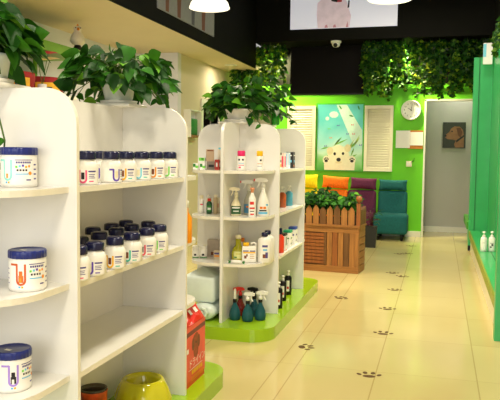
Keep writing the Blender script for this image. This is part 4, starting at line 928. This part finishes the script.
# ------------------------------------------------------------------ left wall things
t = thing('wall_shelf', 'long green wall shelf under the cream ceiling holding the white bird', 'shelf', (-3.4, 5.0, 2.135))
GSH = mat('olive_shelf', (110, 158, 30), .5)
mb = MB(); mb.box(-.448, 0, -1.2, 1.09, 0, .088, GSH); mb.build('board', t)
for y in (-1.0, .9): mb = MB(); mb.box(-.448, -.42, y, y+.03, -.18, 0, GSH); mb.build('bracket', t)
t = thing('bird_figurine', 'white bird figurine with an orange beak on the green wall shelf', 'figurine', (-3.44, 6.04, 2.2235))
mb = MB(); BW = mat('white_bird', (226, 216, 200), .5, var=.05, scale=30)
mb.lathe([(.02, .045), (.055, .06), (.072, .09), (.068, .125), (.050, .16), (.036, .178), (.036, .19), (.040, .205), (.034, .225), (.012, .235)], BW, 28); mb.build('body', t)
mb = MB(); mb.M = Matrix.Rotation(-.9, 4, 'Z') @ Matrix.Translation((.032, 0, .203)) @ Matrix.Rotation(pi/2+.35, 4, 'Y'); mb.lathe([(.016, 0), (.014, .012), (.009, .03), (.002, .042)], mat('orange_beak', (232, 140, 20), .4), 14); mb.build('beak', t)
mb = MB(); mb.lathe([(.044, 0), (.046, .006), (.04, .03), (.03, .05), (.02, .055)], BLACKP, 18); mb.build('stand', t)
mb = MB(); mb.M = Matrix.Rotation(-.9, 4, 'Z')
for s_ in (-1, 1): mb.lathe([(.001, -.006), (.006, -.003), (.006, .003), (.001, .006)], BLACKP, 10, c=(.030, s_*.022, .213))
mb.lathe([(.004, .232), (.012, .24), (.006, .252), (.001, .256)], MATS['orange_beak'], 10); mb.build('face_detail', t)
# low wall shelf with red and yellow pet beds
t = thing('wall_shelf', 'cream wall shelf with red and yellow pet beds below the green one', 'shelf', (-3.4, 4.9, 1.735))
mb = MB(); mb.box(-.448, 0, -1.2, 1.05, 0, .03, EDGE); mb.build('board', t)
for y in (-1.0, .8): mb = MB(); mb.box(-.44, -.1, y, y+.02, -.12, 0, EDGE); mb.build('bracket', t)
REDC = mat('red_fabric', (150, 28, 34), .8, var=.15, bump=.2); YC = mat('yellow_fabric', (232, 176, 50), .8, var=.15)
for y, l in ((4.80, 'red and yellow pet bed at the left on the cream wall shelf'), (5.20, 'red and yellow pet bed in the middle of the cream wall shelf'), (5.68, 'red and yellow pet bed with a black tag at the right of wall shelf')):
    t = thing('pet_bed', l, 'pet bed', (-3.6, y, 1.7652), 0, 'red and yellow pet beds on the wall shelf')
    mb = MB(); mb.lathe([(.15, 0), (.18, .02), (.195, .11), (.19, .15), (.17, .155), (.15, .10), (.14, .05), (.01, .045)], REDC, 28); mb.build('shell', t)
    mb = MB(); P_ = lambda u, v: ((.197)*cos(u/.197-.75), (.197)*sin(u/.197-.75), v); patch(mb, P_, -.12, .12, .02, .10, YC); patch(mb, lambda u, v: (.1985*cos(u/.197-.75), .1985*sin(u/.197-.75), v), -.02, .03, .035, .06, INKB); mb.build('front_patch', t)
# flower stems rising between the pots
t = thing('anthurium_stem', 'cream and pink flowers on thin stems on the cream wall shelf', 'flower', (-3.45, 5.43, 1.7652))
mb = MB(); mb.lathe([(.03, 0), (.036, .004), (.04, .07), (.036, .072), (.03, .06), (.004, .058)], WALLW, 18); mb.build('vase', t)
mb = MB(); fl = MB(); CRF = mat('cream_petal', (240, 224, 170), .5); PKF = mat('pink_petal', (216, 70, 90), .5)
for (dx, dy, h, m_) in ((.05, .02, .34, PKF), (.0, -.06, .27, CRF), (.02, .10, .30, CRF)):
    mb.tube([(0, 0, .06), (dx*.5, dy*.5, h*.6), (dx, dy, h)], .003, STEM, 5)
    for a in (-.6, .6, 2.2): fl.leaf((dx, dy, h), (cos(a), sin(a), .25), (0, 0, 1), .09, .07, m_, .1)
mb.build('stem', t); fl.build('petals', t)
# rack with green cloth by the far left doorway
t = thing('wall_rack', 'small white wall rack holding a green bag near the far left doorway', 'rack', (-3.2295, 8.57, 1.44))
mb = MB()
for y in (-.21, .19): mb.box(0, .10, y, y+.02, 0, .36, TRIMW)
mb.box(0, .1, -.19, .19, .345, .36, TRIMW).box(0, .012, -.19, .19, .02, .345, WALLW); mb.build('frame', t)
mb = MB(); mb.box(.012, .10, -.19, .19, 0, .03, WOOD); mb.build('wood_shelf', t)
mb = MB(); mb.rbox(.02, .08, -.15, .12, 0, .22, .02, mat('green_bag', (24, 120, 50), .5, var=.12)); tag(mb.build('green_bag', None, (-3.2295, 8.57, 1.4702)), 'green folded bag standing inside the small white wall rack', 'bag')

# ------------------------------------------------------------------ lights
def area(loc, rot, size, e, col, sy=None, spread=pi):
    l = bpy.data.lights.new('room_light', 'AREA'); l.energy = e; l.color = col; l.spread = spread
    l.shape = 'RECTANGLE' if sy else 'SQUARE'; l.size = size
    if sy: l.size_y = sy
    o = bpy.data.objects.new('room_light', l); COL.objects.link(o); o.location = loc; o.rotation_euler = rot
    return o
WARM = (1, .885, .67)
# ceiling lamps along the aisle nearer the shop front, daylight from the shop window behind the camera
area((-.45, 3.2, 3.3), (0, 0, 0), .5, 66, WARM)
area((-.45, .6, 3.3), (0, 0, 0), .5, 66, WARM)
area((-2.2, 3.2, 3.3), (0, 0, 0), .5, 22, WARM)
area((-.45, 8.3, 3.4), (0, 0, 0), .5, 40, WARM)
area((-3.1, 7.0, 2.49), (0, 0, 0), .15, 4, WARM); area((-3.1, 4.5, 2.49), (0, 0, 0), .15, 3, WARM); area((-2.93, 9.45, 2.48), (0, 0, 0), .1, 7, WARM)
area((-.6, -2.3, 1.6), (radians(90), 0, 0), 4.2, 105, (1, .985, .95), 2.4)
area((1.4, 7.2, 2.45), (0, 0, 0), .6, 40, (1, .93, .78)); area((.15, 7.4, 3.4), (0, radians(-14), 0), .4, 26, (1, .95, .85))  # unseen fill lights, added to brighten the green partition
area((.3, 11.1, 2.58), (0, 0, 0), .4, 10, (1, .92, .82))
w = bpy.data.worlds.new('daylight'); SC.world = w; w.use_nodes = True
w.node_tree.nodes['Background'].inputs[0].default_value = (1, .97, .92, 1); w.node_tree.nodes['Background'].inputs[1].default_value = .5

# ------------------------------------------------------------------ camera
cam = bpy.data.cameras.new('camera'); co = bpy.data.objects.new('camera', cam); COL.objects.link(co); SC.camera = co
p, y, r = 0.06973106, 0.27046756, 0.0119795
f = Vector((-sin(y)*cos(p), cos(y)*cos(p), -sin(p))); rt = Vector((cos(y), sin(y), 0)); up = rt.cross(f)
A = cos(r)*rt+sin(r)*up; B = -sin(r)*rt+cos(r)*up
co.matrix_world = Matrix(((A.x, B.x, -f.x, 0), (A.y, B.y, -f.y, 0), (A.z, B.z, -f.z, 1.25), (0, 0, 0, 1)))
cam.sensor_width = 36; cam.lens = 681.0*36/500; cam.clip_start = .02
SC.view_settings.view_transform = 'Standard'; SC.view_settings.look = 'None'; SC.view_settings.gamma = 1; SC.view_settings.exposure = 0
